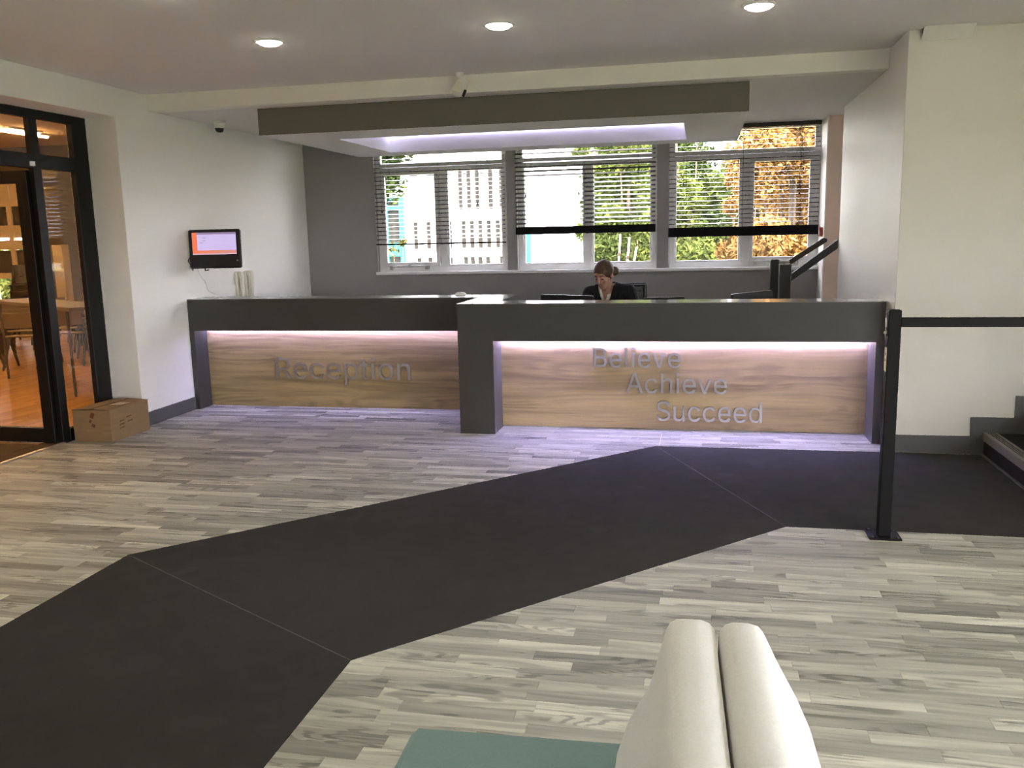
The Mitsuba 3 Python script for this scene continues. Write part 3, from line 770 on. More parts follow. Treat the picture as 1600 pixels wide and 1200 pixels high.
# ------------------------------------------------------------------ downlights
lights = []
for ry, yy in enumerate((5.775, 4.50, 2.9, 1.2, -0.6, -2.4)):
    for cx_, xx in enumerate((-2.875, -1.28, 0.325, 1.93)):
        lab = {(0, 0): 'round ceiling downlight, leftmost of the bright row in front of the canopy', (0, 1): 'round ceiling downlight above the middle of the canopy', (0, 2): 'round ceiling downlight at the top edge above the right of the canopy',
               (1, 0): 'round ceiling downlight just cut off at the top left of the photo'}.get((ry, cx_))
        t = thing('downlight', lab or 'round white ceiling downlight nearer the entrance, outside the photo', 'ceiling light', None if lab else 'downlights towards the entrance')
        c = (xx, yy, CZ)
        add(t + '__trim_ring', lathe([(0.088, 0), (0.102, 0), (0.102, -0.004), (0.094, -0.010), (0.086, -0.010), (0.088, 0)], c), 'white_plastic', smooth=40)
        add(t + '__lamp', emit(lathe([(0, -0.034), (0.040, -0.031), (0.066, -0.023), (0.080, -0.012), (0.086, -0.001), (0, -0.001)], c), np.array((1.0, 0.95, 0.79)) * DOWN_E * ((0.9 if ry < 2 else 2.4) if cx_ else 0.8), smooth=40), '')

# ------------------------------------------------------------------ cardboard box
t = thing('cardboard_box', 'brown cardboard box on the floor by the hall door', 'box')
B = [(-5.196, 6.352), (-4.852, 6.374), (-4.828, 6.875), (-5.172, 6.85)]
hz = 0.272
add(t + '__carton', extr(Polygon(B).buffer(-0.002, join_style=2), hz, 0.001), 'card')
ax = np.array([-4.852 + 5.196, 0.022]); ay = np.array([0.024, 0.501]); o = np.array(B[0])
def bp(a, b, z): q = o + ax * a + ay * b; return (q[0], q[1], z)
def flap(a0, a1, z0, z1, thick=0.004):
    v = [bp(a0, 0.0, z0), bp(a0, 1.0, z0), bp(a1, 1.0, z1), bp(a1, 0.0, z1)]
    return trimesh.convex.convex_hull(np.array(v + [(p[0], p[1], p[2] + thick) for p in v]))
add(t + '__flap', flap(-0.012, 0.49, hz + .001, hz + .012), 'card')
add(t + '__flap', flap(0.51, 1.012, hz + .010, hz + .001), 'card')
def slab(a0, a1, b0, b1, z, th):
    v = [bp(a0, b0, z), bp(a0, b1, z), bp(a1, b1, z), bp(a1, b0, z)]
    return trimesh.convex.convex_hull(np.array(v + [(p[0], p[1], p[2] + th) for p in v]))
add(t + '__tape', slab(0.46, 0.56, 0.0, 0.98, hz + .0145, .0008), 'card_print')
add(t + '__shipping_label', slab(0.60, 0.90, 0.38, 0.62, hz + .012, .001), 'card_tape', label='pale shipping label')
for a, z, w_, h_ in ((0.48, 0.205, 0.10, 0.05), (0.44, 0.165, 0.06, 0.03), (0.50, 0.13, 0.09, 0.025)):
    v = [bp(a, -0.001, z), bp(a + w_, -0.001, z), bp(a + w_, -0.001, z + h_), bp(a, -0.001, z + h_)]
    m = trimesh.convex.convex_hull(np.array(v + [(p[0], p[1] - .001, p[2]) for p in v]))
    add(t + '__red_mark', rot(m, 25, (0, 1, 0), m.centroid), 'card_red')
for b, z in ((0.22, 0.15), (0.22, 0.12), (0.22, 0.09), (0.40, 0.17), (0.42, 0.13)):
    v = [bp(1.0005, b, z), bp(1.0005, b + 0.13, z + .006), bp(1.0005, b + 0.13, z + .016), bp(1.0005, b, z + .012)]
    add(t + '__print', trimesh.convex.convex_hull(np.array(v + [(p[0] + .0008, p[1], p[2]) for p in v])), 'card_print')

# ------------------------------------------------------------------ rail and stairs on the right
t = thing('barrier_rail', 'black metal post with a base plate and a long horizontal rail beside the walkway', 'handrail')
px_, py_, ph = 0.988, 4.862, 1.228
hw_ = 0.0315
add(t + '__post', bx(px_ - hw_, px_ + hw_, py_ - hw_, py_ + hw_, 0.008, ph, .004), 'black_metal')
add(t + '__base_plate', bx(px_ - 0.083, px_ + 0.083, py_ - 0.075, py_ + 0.085, 0.0005, 0.011, .003), 'black_metal')
for a in (-1, 1):
    for b in (-1, 1):
        add(t + '__bolt', lathe([(0, 0.018), (0.008, 0.018), (0.009, 0.011), (0, 0.011)], (px_ + a * .064, py_ + .005 + b * .062, 0), 6), 'black_plastic')
add(t + '__rail', bx(px_ + hw_, 3.2, py_ - 0.02, py_ + 0.02, 1.139, 1.187, .004), 'black_metal')
add(t + '__end_post', bx(3.17, 3.23, py_ - hw_, py_ + hw_, 0.0, 1.228, .004), 'black_metal')
sx = px_ - hw_
add(t + '__notice', bx(sx - 0.0015, sx - .0001, py_ - 0.024, py_ + 0.024, 0.905, 1.03), 'sticker', label='pale yellow notice on the post')
for z_ in (0.995, 0.965):
    add(t + '__notice_mark', bx(sx - 0.002, sx - .0015, py_ - 0.008, py_ + 0.010, z_ - .006, z_ + .006), 'black_plastic')
add(t + '__latch', bx(sx - 0.010, sx, py_ - 0.012, py_ + 0.012, 1.135, 1.185, .004), 'steel', label='steel latch keep')
add(t + '__latch', lathe([(0, .014), (.009, .012), (.011, 0), (0, 0)], (sx - .006, py_, 1.103), 12), 'steel')
add(t + '__lock_hole', bx(sx - 0.002, sx - .0001, py_ - 0.006, py_ + 0.006, 1.055, 1.067), 'black_plastic')

t = thing('staircase', 'dark stairs with pale nosings rising at the right edge', 'stairs')
for k in range(5):
    xr_, z_ = 2.022 + 0.292 * k, 0.163 * (k + 1)
    add(t + '__step', bx(xr_ + 0.012, xr_ + 0.31 if k < 4 else 4.98, 4.95, YW - 0.018, z_ - 0.163, z_ - 0.004), 'tread')
    n_ = add(t + '__nosing', U([bx(xr_, xr_ + 0.095, 4.95, YW - 0.018, z_ - 0.004, z_ + 0.003, .002), bx(xr_, xr_ + 0.011, 4.95, YW - 0.018, z_ - 0.058, z_ - 0.003, .002)]), 'nosing', label='pale grooved stair nosing')
    for a in (0.028, 0.045, 0.062):
        add(n_ + '__tread_groove', bx(xr_ + a, xr_ + a + .006, 4.96, YW - 0.03, z_ + 0.0025, z_ + 0.0042), 'tread')
add(t + '__foot_strip', bx(2.008, 2.032, 4.95, YW - 0.018, 0.0005, 0.008, .002), 'seam')

# stair rails behind the desk
for key, yy, lab, m_ in (('near', 9.66, 'dark grey stair rail with a square post, nearer of the two behind the desk', 'rail_grey'), ('far', 10.12, 'brown grey stair rail by the window sill, farther of the two behind the desk', 'rail_brown')):
    t = thing('stair_rail', lab, 'handrail')
    if key == 'near':
        xa, xb, zt, x_end, z_end = 0.812, 0.928, 1.287, 1.384, 1.52
        sl = [(xb, 1.185), (xb, 1.108), (x_end, 1.445), (x_end, 1.535)]
    else:
        xa, xb, zt = 0.752, 0.842, 1.322
        sl = [(0.955, 1.318), (0.955, 1.262), (1.335, 1.505), (1.335, 1.535), (1.30, 1.548)]
    add(t + '__post', bx(xa, xb, yy - 0.055, yy + 0.055, 0, zt, .004), 'rail_grey')
    add(t + '__handrail', prism_y(sl, yy - 0.03, yy + 0.03), m_)
    if key == 'far':
        add(t + '__bracket', cyl((1.04, yy, 1.26), (1.04, yy, 1.34), .007), 'steel_dark')
        add(t + '__bracket', cyl((0.84, yy, 1.29), (0.97, yy, 1.29), .012), 'steel_dark')
t = thing('stair_flight', 'short flight of steps behind the desk below the stair rails', 'stairs')
for k in range(3):
    add(t + '__step', bx(0.95 + 0.28 * k, 0.95 + 0.28 * (k + 1) if k < 2 else 6, 9.62, 10.24, 0.0, 0.17 * (k + 1), .004), 'tread')
t = thing('fire_call_point', 'small red fire call point beside the right window', 'alarm')
add(t + '__body', bx(1.285, 1.317, 10.33, 10.42, 1.56, 1.66, .005), 'red')
add(t + '__glass_panel', bx(1.282, 1.286, 10.35, 10.40, 1.585, 1.63, .002), 'white_plastic')

# ------------------------------------------------------------------ seating in the foreground
def round_poly(pts, r):
    return Polygon(pts).buffer(-r, join_style=1).buffer(r, quad_segs=10)


def sofa_back(profile, y0, y1):
    p = round_poly(profile, 0.034)
    xz = np.array(p.exterior.coords)[:-1]
    return tm(mf(prism_y(xz, y0, y1)))


ROT = (2.0, (0, 0, 1), (0.05, 1.87, 0))
Lp = [(0.046, 0.06), (0.046, 0.79), (-0.058, 0.79), (-0.100, 0.625), (-0.150, 0.53), (-0.178, 0.44), (-0.190, 0.06)]
Rp = [(0.051, 0.06), (0.051, 0.79), (0.140, 0.79), (0.182, 0.70), (0.224, 0.62), (0.254, 0.55), (0.272, 0.49), (0.285, 0.38), (0.29, 0.06)]


def rounded_ends(profile, y0, y1, r=0.03, n=6):
    base = round_poly(profile, 0.034)
    ys, ins = [], []
    for a in np.linspace(0, math.pi / 2, n):
        ys.append(y1 - r + r * math.sin(a)); ins.append(r - r * math.cos(a))
    secs = [(y0, 0.0)] + list(zip(ys, ins))
    N = 96
    rings = []
    for yy, d in secs:
        q = base.buffer(-d) if d > 1e-6 else base
        e = q.exterior
        cx, cz = base.centroid.x, base.centroid.y
        # same starting direction for every ring
        c0 = np.array([e.interpolate(s, normalized=True).coords[0] for s in np.linspace(0, 1, 400, endpoint=False)])
        i0 = int(np.argmax(c0[:, 1] * 10 + c0[:, 0]))
        c0 = np.roll(c0, -i0, axis=0)
        if Polygon(c0).exterior.is_ccw is False:
            c0 = c0[::-1]
        c0 = c0[np.linspace(0, 400, N, endpoint=False).astype(int)]
        rings.append(np.c_[c0[:, 0], np.full(N, yy), c0[:, 1]])
    v = np.vstack(rings)
    f = []
    for i in range(len(rings) - 1):
        for j in range(N):
            k = (j + 1) % N
            f += [(i * N + j, i * N + k, (i + 1) * N + k), (i * N + j, (i + 1) * N + k, (i + 1) * N + j)]
    last = trimesh.creation.triangulate_polygon(Polygon(rings[-1][:, [0, 2]]), engine='earcut')[1] + (len(rings) - 1) * N
    first = trimesh.creation.triangulate_polygon(Polygon(rings[0][:, [0, 2]]), engine='earcut')[1]
    m = trimesh.Trimesh(v, np.vstack([f, last, first]), process=False)
    m.fix_normals()
    return rot(m, *ROT)


t = thing('sofa', 'light grey sofa backrest with a muted teal seat to its left, bottom of the photo', 'sofa')
add(t + '__backrest', rounded_ends(Lp, -0.2, 1.93), 'sofa_light', smooth=35)
add(t + '__seat', rot(mv(tm(mf(bx(-0.70, -0.15, -0.2, 1.99, 0.26, 0.43, .022))), 0, 0, 0), *ROT), 'sofa_teal', smooth=30)
add(t + '__plinth', rot(bx(-0.66, 0.04, -0.15, 1.90, 0.03, 0.26, .004), *ROT), 'black_plastic')
t = thing('sofa', 'light grey sofa backrest standing back to back with the teal seated one, on its right', 'sofa')
add(t + '__backrest', rounded_ends(Rp, -0.2, 1.925), 'sofa_light', smooth=35)
add(t + '__seat', rot(bx(0.25, 0.80, -0.2, 1.50, 0.26, 0.43, .022), *ROT), 'sofa_teal', smooth=30)
add(t + '__plinth', rot(bx(0.06, 0.76, -0.15, 1.46, 0.03, 0.26, .004), *ROT), 'black_plastic')

# ------------------------------------------------------------------ the receptionist and her chair
def Rm(yaw, pitch):
    """yaw about z (positive turns the face to the picture's right), pitch nods the face down"""
    a = trimesh.transformations.rotation_matrix(math.radians(yaw), (0, 0, 1))
    b = trimesh.transformations.rotation_matrix(math.radians(pitch), (1, 0, 0))
    return a @ b


HC = np.array([-0.893, 8.335, 1.262])        # centre of the head
HR = Rm(-24, 24)
HR[:3, :3] *= 1.09                            # head frame: -y is where she looks, z up


def hp(x, y, z):
    return HC + (HR @ np.array([x, y, z, 1.0]))[:3]


def hell(x, y, z, a, b, c, n=32):
    M = m3.Manifold.sphere(1.0, n).scale([a, b, c]).translate([x, y, z])
    A = np.eye(4)
    A[:3, :3] = HR[:3, :3]
    A[:3, 3] = HC
    return M.transform(A[:3, :])


def hb(a, ra, b, rb):
    return bone(hp(*a), ra, hp(*b), rb)


pel = np.array([-0.84, 8.60, 0.60])
che = np.array([-0.845, 8.50, 0.93])
upc = np.array([-0.855, 8.455, 1.06])
nek = np.array([-0.862, 8.435, 1.135])
shl = np.array([-1.030, 8.44, 1.082])
shr = np.array([-0.672, 8.475, 1.092])
ell_l, ell_r = np.array([-1.115, 8.33, 0.845]), np.array([-0.575, 8.36, 0.845])
wrl, wrr = np.array([-1.01, 8.075, 0.79]), np.array([-0.78, 8.08, 0.79])
hpl, hpr = np.array([-0.94, 8.58, 0.56]), np.array([-0.74, 8.60, 0.56])
knl, knr = np.array([-1.0, 8.16, 0.55]), np.array([-0.72, 8.16, 0.55])
anl, anr = np.array([-1.0, 8.24, 0.11]), np.array([-0.72, 8.24, 0.11])


def torso(g=0.0):
    M = m3.Manifold.batch_hull([ell(pel, .165 + g, .115 + g, .10), ell(che - [0, 0, .12], .135 + g, .10 + g, .08)])
    M += m3.Manifold.batch_hull([ell(che - [0, 0, .12], .135 + g, .10 + g, .08), ell(che + [0, -.01, 0], .158 + g, .115 + g, .09)])
    M += m3.Manifold.batch_hull([ell(che + [0, -.01, 0], .158 + g, .115 + g, .09), ell(upc, .135 + g, .085 + g, .06)])
    M += m3.Manifold.batch_hull([ball(shl, .052 + g), ball(shr, .052 + g), ell(upc + [0, 0, 0.015], .10 + g, .075 + g, .05)])
    M += m3.Manifold.batch_hull([ball(shl + [.05, 0, .02], .035 + g), ball(shr + [-.05, 0, .02], .035 + g), ball(nek - [0, -.01, .012], .052 + g)])
    return M


def arms(g=0.0):
    M = bone(shl, .055 + g, ell_l, .043 + g) + bone(ell_l, .043 + g, wrl, .028 + g)
    return M + bone(shr, .055 + g, ell_r, .043 + g) + bone(ell_r, .043 + g, wrr, .028 + g)


def legs_(g=0.0):
    M = bone(hpl, .088 + g, knl, .062 + g) + bone(knl, .06 + g, anl, .04 + g)
    return M + bone(hpr, .088 + g, knr, .062 + g) + bone(knr, .06 + g, anr, .04 + g)


def hand(w, s):
    d = np.array([s * 0.10, -1.0, -0.06])
    d /= np.linalg.norm(d)
    side = np.cross(d, [0, 0, 1])
    p1 = w + d * 0.085
    M = m3.Manifold.batch_hull([ball(w + side * .018, .017), ball(w - side * .018, .017), ball(p1 + side * .034, .012), ball(p1 - side * .034, .012)])
    for k, L in zip((-1.5, -.5, .5, 1.5), (.070, .080, .075, .058)):
        a = p1 + side * k * .0205
        b = a + d * L * .5 + np.array([0, 0, .006])
        c = b + d * L * .42 - np.array([0, 0, .024])
        M += bone(a, .0095, b, .0088, 12) + bone(b, .0088, c, .0078, 12)
    a = w + d * .025 - side * s * -.026
    b = a + d * .04 + side * s * .024 - np.array([0, 0, .008])
    M += bone(a, .012, b, .0095, 12) + bone(b, .0095, b + d * .03 - np.array([0, 0, .008]), .008, 12)
    return M


def feet():
    M = m3.Manifold()
    for a in (anl, anr):
        M += m3.Manifold.batch_hull([ball(a + [0, .04, -.065], .034), ball(a + [0, -.13, -.08], .026), ball(a, .036)])
    return M


head = hell(0, .012, .022, .077, .098, .096) + m3.Manifold.batch_hull([hell(0, -.012, -.01, .068, .078, .06), hell(0, -.052, -.098, .026, .026, .02)])
head += hb((0, -.088, .012), .010, (0, -.104, -.030), .0125) + hb((-.014, -.088, -.034), .007, (.014, -.088, -.034), .007)
head += hb((-.045, -.070, .030), .011, (.045, -.070, .030), .011)
head += hell(-.045, -.058, -.022, .022, .022, .02) + hell(.045, -.058, -.022, .022, .022, .02)
head += hb((-.018, -.077, -.063), .0075, (.018, -.077, -.063), .0075)
for s in (-1, 1):
    head += hell(s * .077, .012, -.012, .010, .022, .032, 16)
    head -= hell(s * .031, -.094, .008, .015, .013, .010, 20)
neck = bone(nek - [0, 0, .03], .053, hp(0, .03, -.06), .049)
body = torso() + arms() + legs_() + feet() + head + neck + hand(wrl, 1) + hand(wrr, -1)
bm = tm(body.refine_to_length(0.009))
bm = trimesh.smoothing.filter_taubin(bm, lamb=0.5, nu=-0.53, iterations=12)
t = thing('person', 'seated receptionist with tied back brown hair and a black jacket, looking down behind the desk', 'person')
add(t + '__body', bm, 'skin', smooth=True)
# hair: a cap kept off the face, side sweep and a low bun
cap = hell(0, .020, .028, .0835, .1035, .0985)
cap -= m3.Manifold.batch_hull([hell(-.045, -.118, .078, .016, .03, .014), hell(-.012, -.128, .084, .016, .03, .014), hell(.030, -.122, .052, .016, .03, .016), hell(.056, -.105, .012, .012, .03, .02), hell(-.070, -.082, .040, .010, .03, .02), hell(.064, -.085, -.03, .010, .03, .02), hell(-.076, -.055, -.03, .010, .03, .02), hell(-.07, -.06, -.09, .02, .04, .03), hell(.062, -.075, -.09, .014, .04, .03)])
cap -= hell(0, -.03, -.155, .13, .12, .085)
hair = cap + hb((.02, .09, .01), .035, (.045, .105, -.015), .03)
hair += hell(.050, .108, -.015, .038, .038, .040, 24)
hm = trimesh.smoothing.filter_taubin(tm(hair.refine_to_length(0.01)), iterations=5)
v = hm.vertices
hm.vertices = v + hm.vertex_normals * ((meshkit.noise(v * 130) - .5) * 0.006)[:, None]
add(t + '__hair', hm, 'hair', smooth=True, label='brown hair tied in a low bun')
for s in (-1, 1):
    e = add(t + '__eye', tm(hell(s * .031, -.0845, .001, .0125, .009, .0032, 16)), 'eye', smooth=True)
    add(t + '__eyebrow', tm(hb((s * .018, -.088, .030), .004, (s * .047, -.078, .031), .003)), 'hair', smooth=True)
add(t + '__mouth', tm(hb((-.018, -.0835, -.064), .0035, (.018, -.0835, -.064), .0035) + hb((-.012, -.085, -.0635), .004, (.012, -.085, -.0635), .004)), 'lips', smooth=True)
# clothes
vneck = m3.Manifold.batch_hull([ball((-.885, 8.22, 1.19), .012), ball((-.975, 8.30, 1.20), .012), ball((-.800, 8.30, 1.20), .012), ball((-.878, 8.22, .90), .012), ball((-.95, 8.46, 1.22), .012), ball((-.79, 8.46, 1.22), .012), ball((-.875, 8.45, .95), .012)])
collar_hole = bone(nek - [0, 0, .08], .066, nek + [0, -.03, .10], .072)
lows = m3.Manifold.cube([1.2, 1.2, 1.0]).translate([-1.45, 7.9, -0.385])
jk = (torso(.026) + bone(shl, .078, ell_l, .060) + bone(ell_l, .060, wrl + (ell_l - wrl) * .12, .044) + bone(shr, .078, ell_r, .060) + bone(ell_r, .060, wrr + (ell_r - wrr) * .12, .044))
jk = jk - vneck - collar_hole - m3.Manifold.cube([1.2, 1.2, .62]).translate([-1.45, 7.9, 0.0])
jm = trimesh.smoothing.filter_taubin(tm(jk.refine_to_length(0.016)), iterations=6)
jk_ = add(t + '__jacket', jm, 'black_fabric', smooth=45, label='black jacket')
for s in (-1, 1):
    xc = -.878 + s * .055
    lap = m3.Manifold.batch_hull([ball((xc + s * .035, 8.375, 1.168), .008, 10), ball((xc + s * .075, 8.345, 1.10), .007, 10), ball((xc + s * .020, 8.345, 1.09), .007, 10), ball((-.878 + s * .012, 8.33, .93), .007, 10)])
    add(jk_ + '__lapel', tm(lap), 'black_fabric', smooth=40)
sh = torso(.012) - collar_hole - m3.Manifold.batch_hull([ball((-.885, 8.25, 1.20), .01), ball((-.935, 8.40, 1.22), .01), ball((-.835, 8.40, 1.22), .01), ball((-.882, 8.28, 1.02), .01), ball((-.882, 8.42, 1.04), .01)]) - m3.Manifold.cube([1.2, 1.2, .6]).translate([-1.45, 7.9, 0.0])
add(t + '__blouse', trimesh.smoothing.filter_taubin(tm(sh.refine_to_length(0.016)), iterations=4), 'shirt', smooth=45, label='pale blouse')
tr = legs_(.014) + m3.Manifold.batch_hull([ell(pel, .182, .13, .11), ball(hpl, .105), ball(hpr, .105)])
add(t + '__trousers', tm(tr.refine_to_length(.03)), 'black_fabric', smooth=45)
for a in (anl, anr):
    add(t + '__shoe', tm(m3.Manifold.batch_hull([ball(a + [0, .045, -.07], .038), ball(a + [0, -.14, -.082], .027), ball(a + [0, 0, -.03], .042)])), 'black_plastic', smooth=45)

t = thing('office_chair', 'black office chair with a mesh backrest behind the receptionist', 'chair')
W = T().translate([-0.70, 8.70, 0]).rotate([0, 0, 1], 14)
def oc(n_, m, k_, s=30, label=None, kind=None): add(t + '__' + n_, {**mikit.ply(m, 'm_' + k_, s), 'to_world': W}, '', label=label, kind=kind)
oc('seat', tm(mf(bx(-.25, .25, -.27, .23, .43, .50, .03))), 'black_fabric')
oc('back_frame', U([bx(-.235, .235, .235, .27, 1.115, 1.150, .012), bx(-.235, .235, .235, .27, .56, .60, .012), bx(-.24, -.205, .235, .27, .56, 1.15, .012), bx(.205, .24, .235, .27, .56, 1.15, .012)]), 'black_plastic')
oc('mesh_back', CC([bx(-.21, .21, .248, .252, .59 + .012 * i, .598 + .012 * i) for i in range(45)]), 'black_fabric', kind='stuff')
oc('back_bar', U([bx(-.03, .03, .26, .31, .40, .95, .01), bx(-.03, .03, 0, .31, .395, .43, .008)]), 'black_plastic')
oc('gas_lift', cyl((0, 0, .10), (0, 0, .43), .028), 'steel_dark')
for i in range(5):
    a = 2 * math.pi * i / 5
    oc('base_arm', tm(bone((0, 0, .10), .03, (.28 * math.cos(a), .28 * math.sin(a), .075), .02, 12)), 'black_plastic')
    oc('castor', cyl((.28 * math.cos(a) - .02 * math.sin(a), .28 * math.sin(a) + .02 * math.cos(a), .029), (.28 * math.cos(a) + .02 * math.sin(a), .28 * math.sin(a) - .02 * math.cos(a), .029), .028), 'black_plastic')


# ------------------------------------------------------------------ outside
GZ = -3.0
struct('ground', bx(-120, 120, -120, 160, GZ - 0.5, GZ), 'ground')
def leaf_cloud(centers, radii, n, size, seed, flat=0.8):
    r = np.random.default_rng(seed)
    k = r.integers(0, len(centers), n)
    d = r.normal(size=(n, 3))
    d /= np.linalg.norm(d, axis=1, keepdims=True)
    c = np.asarray(centers)[k] + d * (np.asarray(radii)[k] * r.random(n) ** 0.6)[:, None]
    a = r.normal(size=(n, 3))
    a /= np.linalg.norm(a, axis=1, keepdims=True)
    b = np.cross(a, r.normal(size=(n, 3)))
    b /= np.linalg.norm(b, axis=1, keepdims=True)
    s = size * (0.6 + 0.8 * r.random(n))[:, None]
    v = np.stack([c - a * s, c + b * s * 0.42, c + a * s, c - b * s * 0.42], 1).reshape(-1, 3)
    i = np.arange(n)[:, None] * 4
    f = np.vstack([i + [0, 1, 2], i + [0, 2, 3]])
    tone = np.clip(r.normal(0.5, 0.28, n), 0, 1)
    uv = np.repeat(np.c_[tone, r.random(n)], 4, axis=0)
    return trimesh.Trimesh(v, f, process=False), uv


def tree(x, y, h0, h1, rad, leaf, n, size, seed, label, group=None, name='tree'):
    t = thing(name, label, 'tree' if name == 'tree' else 'shrub', group)
    r = np.random.default_rng(seed + 100)
    nb = max(14, int(34 * rad))
    cs, rs = [], []
    for _ in range(nb):
        u = r.normal(size=3)
        u /= np.linalg.norm(u)
        q = r.random() ** 0.4
        cs.append((x + u[0] * rad * 0.85 * q, y + u[1] * rad * 0.7 * q, (h0 + h1) / 2 + u[2] * (h1 - h0) / 2 * 0.9 * q))
        rs.append(min(rad, 1.6) * (0.26 + 0.22 * r.random()))
    m, uv = leaf_cloud(cs, rs, int(n * 1.5), size * 0.78, seed)
    add(t + '__foliage', m, leaf, uv=uv, kind='stuff')
    top = (h0 * 0.35 + h1 * 0.65)
    zb = h0 * 0.8 + h1 * 0.2
    R0 = 0.035 * rad + 0.05
    parts = [bone((x, y, GZ), R0 * 1.25, (x, y, zb), R0, 8), bone((x, y, zb), R0, (x, y, top), R0 * .5, 8)]
    for c in cs[:8]:
        parts.append(bone((x, y, zb), 0.014 * rad + .014, c, 0.006 * rad + .008, 6))
    add(t + '__trunk', tm(m3.Manifold.batch_boolean(parts, m3.OpType.Add)), 'trunk', smooth=50)
    return t


TR = [(-9.3, 25, 2.5, 7.5, 1.9, 'leaf_dark', 16000, .13, 'dark leafy tree over the white building, seen through the left window'),
      (-8.05, 23, -2.4, 2.3, 0.45, 'leaf_mixed', 700, .08, 'thin yellow green sapling before the white building in the left window'),
      (-1.9, 24, -2.6, 6.0, 1.35, 'leaf_green', 17000, .09, 'light green tree filling the right half of the middle window'),
      (-3.3, 31, -2.0, 8.5, 0.95, 'leaf_green', 6000, .11, 'slim green tree at the corner of the white building in the middle window'),
      (-0.85, 28, -2.6, 5.6, 1.7, 'leaf_dark', 15000, .12, 'dark green tree behind the light green one between the middle and right windows'),
      (-0.25, 20, -2.6, 5.2, 1.15, 'leaf_green', 20000, .085, 'bright green tree in the left half of the right window'),
      (1.0, 31, -2.6, 2.6, 1.6, 'leaf_dark', 9000, .12, 'low dark green tree before the low building in the right window'),
      (0.78, 17.5, -2.6, 4.9, 0.5, 'leaf_orange', 4000, .085, 'sparse yellowing tree in the middle of the right window'),
      (1.52, 16, -2.4, 5.4, 1.2, 'leaf_orange', 60000, .07, 'orange autumn tree in the right half of the right window'),
      (2.7, 20, -2.6, 7.5, 1.9, 'leaf_orange', 30000, .10, 'large orange autumn tree behind, rightmost outside'),
      (3.3, 34, -2.6, 7.0, 3.0, 'leaf_mixed', 14000, .16, 'mixed green and yellow tree far behind the orange ones'),
      (-2.4, 42, -2.6, 9.0, 2.8, 'leaf_green', 16000, .17, 'tall green tree far behind, filling the gaps beside the middle window column'),
      (4.6, 27, -2.4, 8.5, 2.2, 'leaf_orange', 16000, .14, 'orange autumn tree far right, half hidden behind the nearer orange ones')]
for i, (x, y, a, b, r_, l, n, s, lab) in enumerate(TR):
    tree(x, y, a, b, r_, l, n, s, 40 + i, lab)
for i, (x, y, r_, l) in enumerate(((-3.0, 26, 1.2, 'leaf_green'), (-1.2, 25.5, 1.2, 'leaf_mixed'), (0.3, 24, 1.1, 'leaf_green'), (2.0, 22.5, 1.2, 'leaf_mixed'), (-0.4, 34, 1.9, 'leaf_dark'), (-4.6, 36, 1.0, 'leaf_green'))):
    tree(x, y, GZ, -0.1 + 0.2 * (i % 3), r_, l, 5000, .11, 80 + i, ['green shrub under the slim tree by the white building corner', 'yellow green shrub below the light green tree', 'green shrub below the bright green tree in the right window',
         'yellow green shrub under the orange trees', 'broad dark shrub far back between the middle and right windows', 'small green shrub beside the corner of the white building'][i], name='shrub')
for x, y, lab in ((-15.7, 17.6, 'leafy green shrub outside the hall window, left one'), (-14.6, 17.1, 'leafy green shrub outside the hall window, right one')):
    tree(x, y, GZ, 2.2, 0.9, 'leaf_green', 5000, .11, int(-x * 10), lab, name='shrub')
for i, (x, y, lean, zt) in enumerate(((-1.62, 18.4, 0.10, 1.62), (-1.45, 18.6, 0.14, 1.55), (-1.28, 18.3, 0.30, 1.35), (0.72, 18.2, 0.03, 1.30), (1.05, 18.2, 0.06, 1.18))):
    t = thing('tree_stake', ['pale leaning stake, leftmost of the three above the receptionist', 'pale leaning stake, middle of the three above the receptionist', 'pale stake leaning most, rightmost of the three above the receptionist',
                             'pale upright stake in the left half of the right window', 'pale stake close to the mullion of the right window'][i], 'stake')
    add(t + '__pole', cyl((x - lean * (zt - GZ) * .6, y, GZ), (x, y, zt), 0.022, 8), 'stake')
    add(t + '__tie', cyl((x - lean * .25 - .004, y, zt - .45), (x - lean * .25 + .004, y, zt - .38), 0.03, 8), 'rail_brown')

# white school building with slit windows
t = thing('school_building', 'white building with rows of narrow windows seen through the left and middle windows', 'building')
by = 60.0
slits = {'a': ((3.4, 6.6), (-18.0, -16.35, -15.75, -15.15, -14.2, -13.45)), 'b': ((0.75, 2.75), (-19.7, -18.75, -17.2, -16.2, -15.6, -15.0, -14.4, -13.75, -13.1)), 'c': ((-1.1, 0.25), (-19.5, -18.7, -17.2, -16.1, -15.6, -15.05, -14.5, -13.5)),
         'd': ((8.2, 11.0), (-20.3, -19.4, -18.0, -16.35, -15.75, -15.15))}
face = sbox(-30, GZ, -8.05, 13.5)
for (za, zb), xs in slits.values():
    for x in xs:
        face = face.difference(sbox(x - .18, za, x + .18, zb))
m = extr(face, 0.35)
v = m.vertices
m.vertices = np.c_[v[:, 0], by + 0.35 - v[:, 2], v[:, 1]]
m.fix_normals()
add(t + '__wall', m, 'facade')
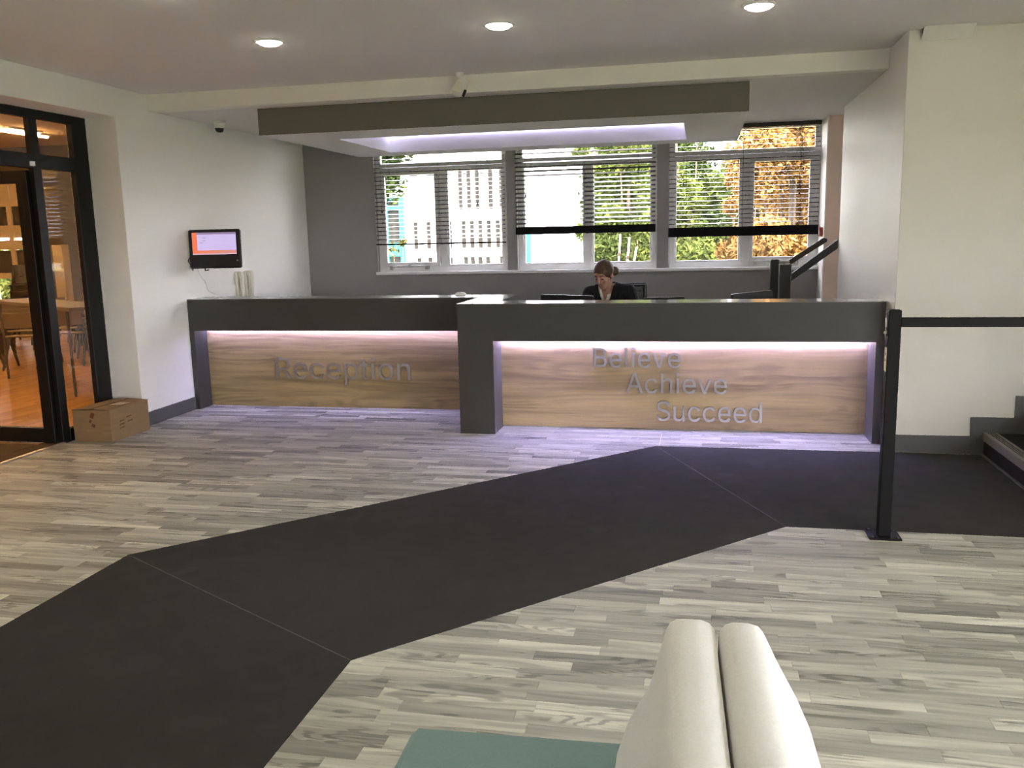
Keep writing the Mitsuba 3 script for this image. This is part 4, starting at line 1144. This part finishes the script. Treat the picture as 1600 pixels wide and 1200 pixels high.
add(t + '__side_wall', U([bx(-8.4, -8.05, by + .35, 80, GZ, 13.5), bx(-30, -8.05, by + .35, 80, 13.2, 13.5), bx(-30, -8.4, by + 2.0, by + 2.2, GZ, 13.2)]), 'facade')
for (za, zb), xs in slits.values():
    for x in xs:
        w_ = add(t + '__window', U([bx(x - .18, x + .18, by + .16, by + .20, z_, z_ + .07) for z_ in (za, (za + zb) / 2, zb - .07)] + [bx(x + a, x + a + .03, by + .16, by + .20, za, zb) for a in (-.18, .15)]), 'frame_white')
        add(w_ + '__pane', bx(x - .18, x + .18, by + .19, by + .20, za, zb), 'facade_glass')
for key, x0_, x1_, zt_, bars in (('left', -21.75, -20.35, 4.45, (3.55, 0.35, -1.4)), ('door', -12.05, -11.35, 1.95, (1.8,))):
    b_ = add(t + ('__window_bay' if key == 'left' else '__door_frame'), U([bx(x0_, x0_ + .14, by - .4, by, GZ, zt_), bx(x1_ - .36, x1_, by - .4, by, GZ, zt_), bx(x0_, x1_, by - .4, by, zt_ - .22, zt_)] + [bx(x0_, x1_, by - .4, by, z_, z_ + (.95 if z_ == 0.35 else .25)) for z_ in bars]), 'teal', label='bright teal frame')
    add(b_ + '__pane', bx(x0_ + .1, x1_ - .3, by - .15, by - .12, GZ, zt_ - .1), 'facade_glass' if key == 'left' else 'dark_glass')
t = thing('low_building', 'low white flat roofed building with a teal panel behind the right window trees', 'building')
add(t + '__wall', U([bx(-0.5, 2.5, 55, 62, GZ, 3.5), bx(-0.6, 2.6, 54.7, 62.3, 3.5, 4.15)]), 'facade')
for x in (0.2, 1.8):
    w_ = add(t + '__window', U([bx(x - .45, x + .45, 54.92, 55.0, z_, z_ + .06) for z_ in (0.9, 2.3)] + [bx(x - .45 + a, x - .39 + a, 54.92, 55.0, 0.9, 2.36) for a in (0, .84)]), 'frame_white')
    add(w_ + '__pane', bx(x - .4, x + .4, 54.97, 54.99, 0.95, 2.31), 'facade_glass')
add(t + '__teal_panel', bx(-0.55, 0.45, 54.6, 54.72, 3.3, 4.2), 'teal')


# pieces drawn from the same keys must exist
for k in list(labels):
    if k not in scene and not any(q.startswith(k + '__') for q in scene):
        labels.pop(k)
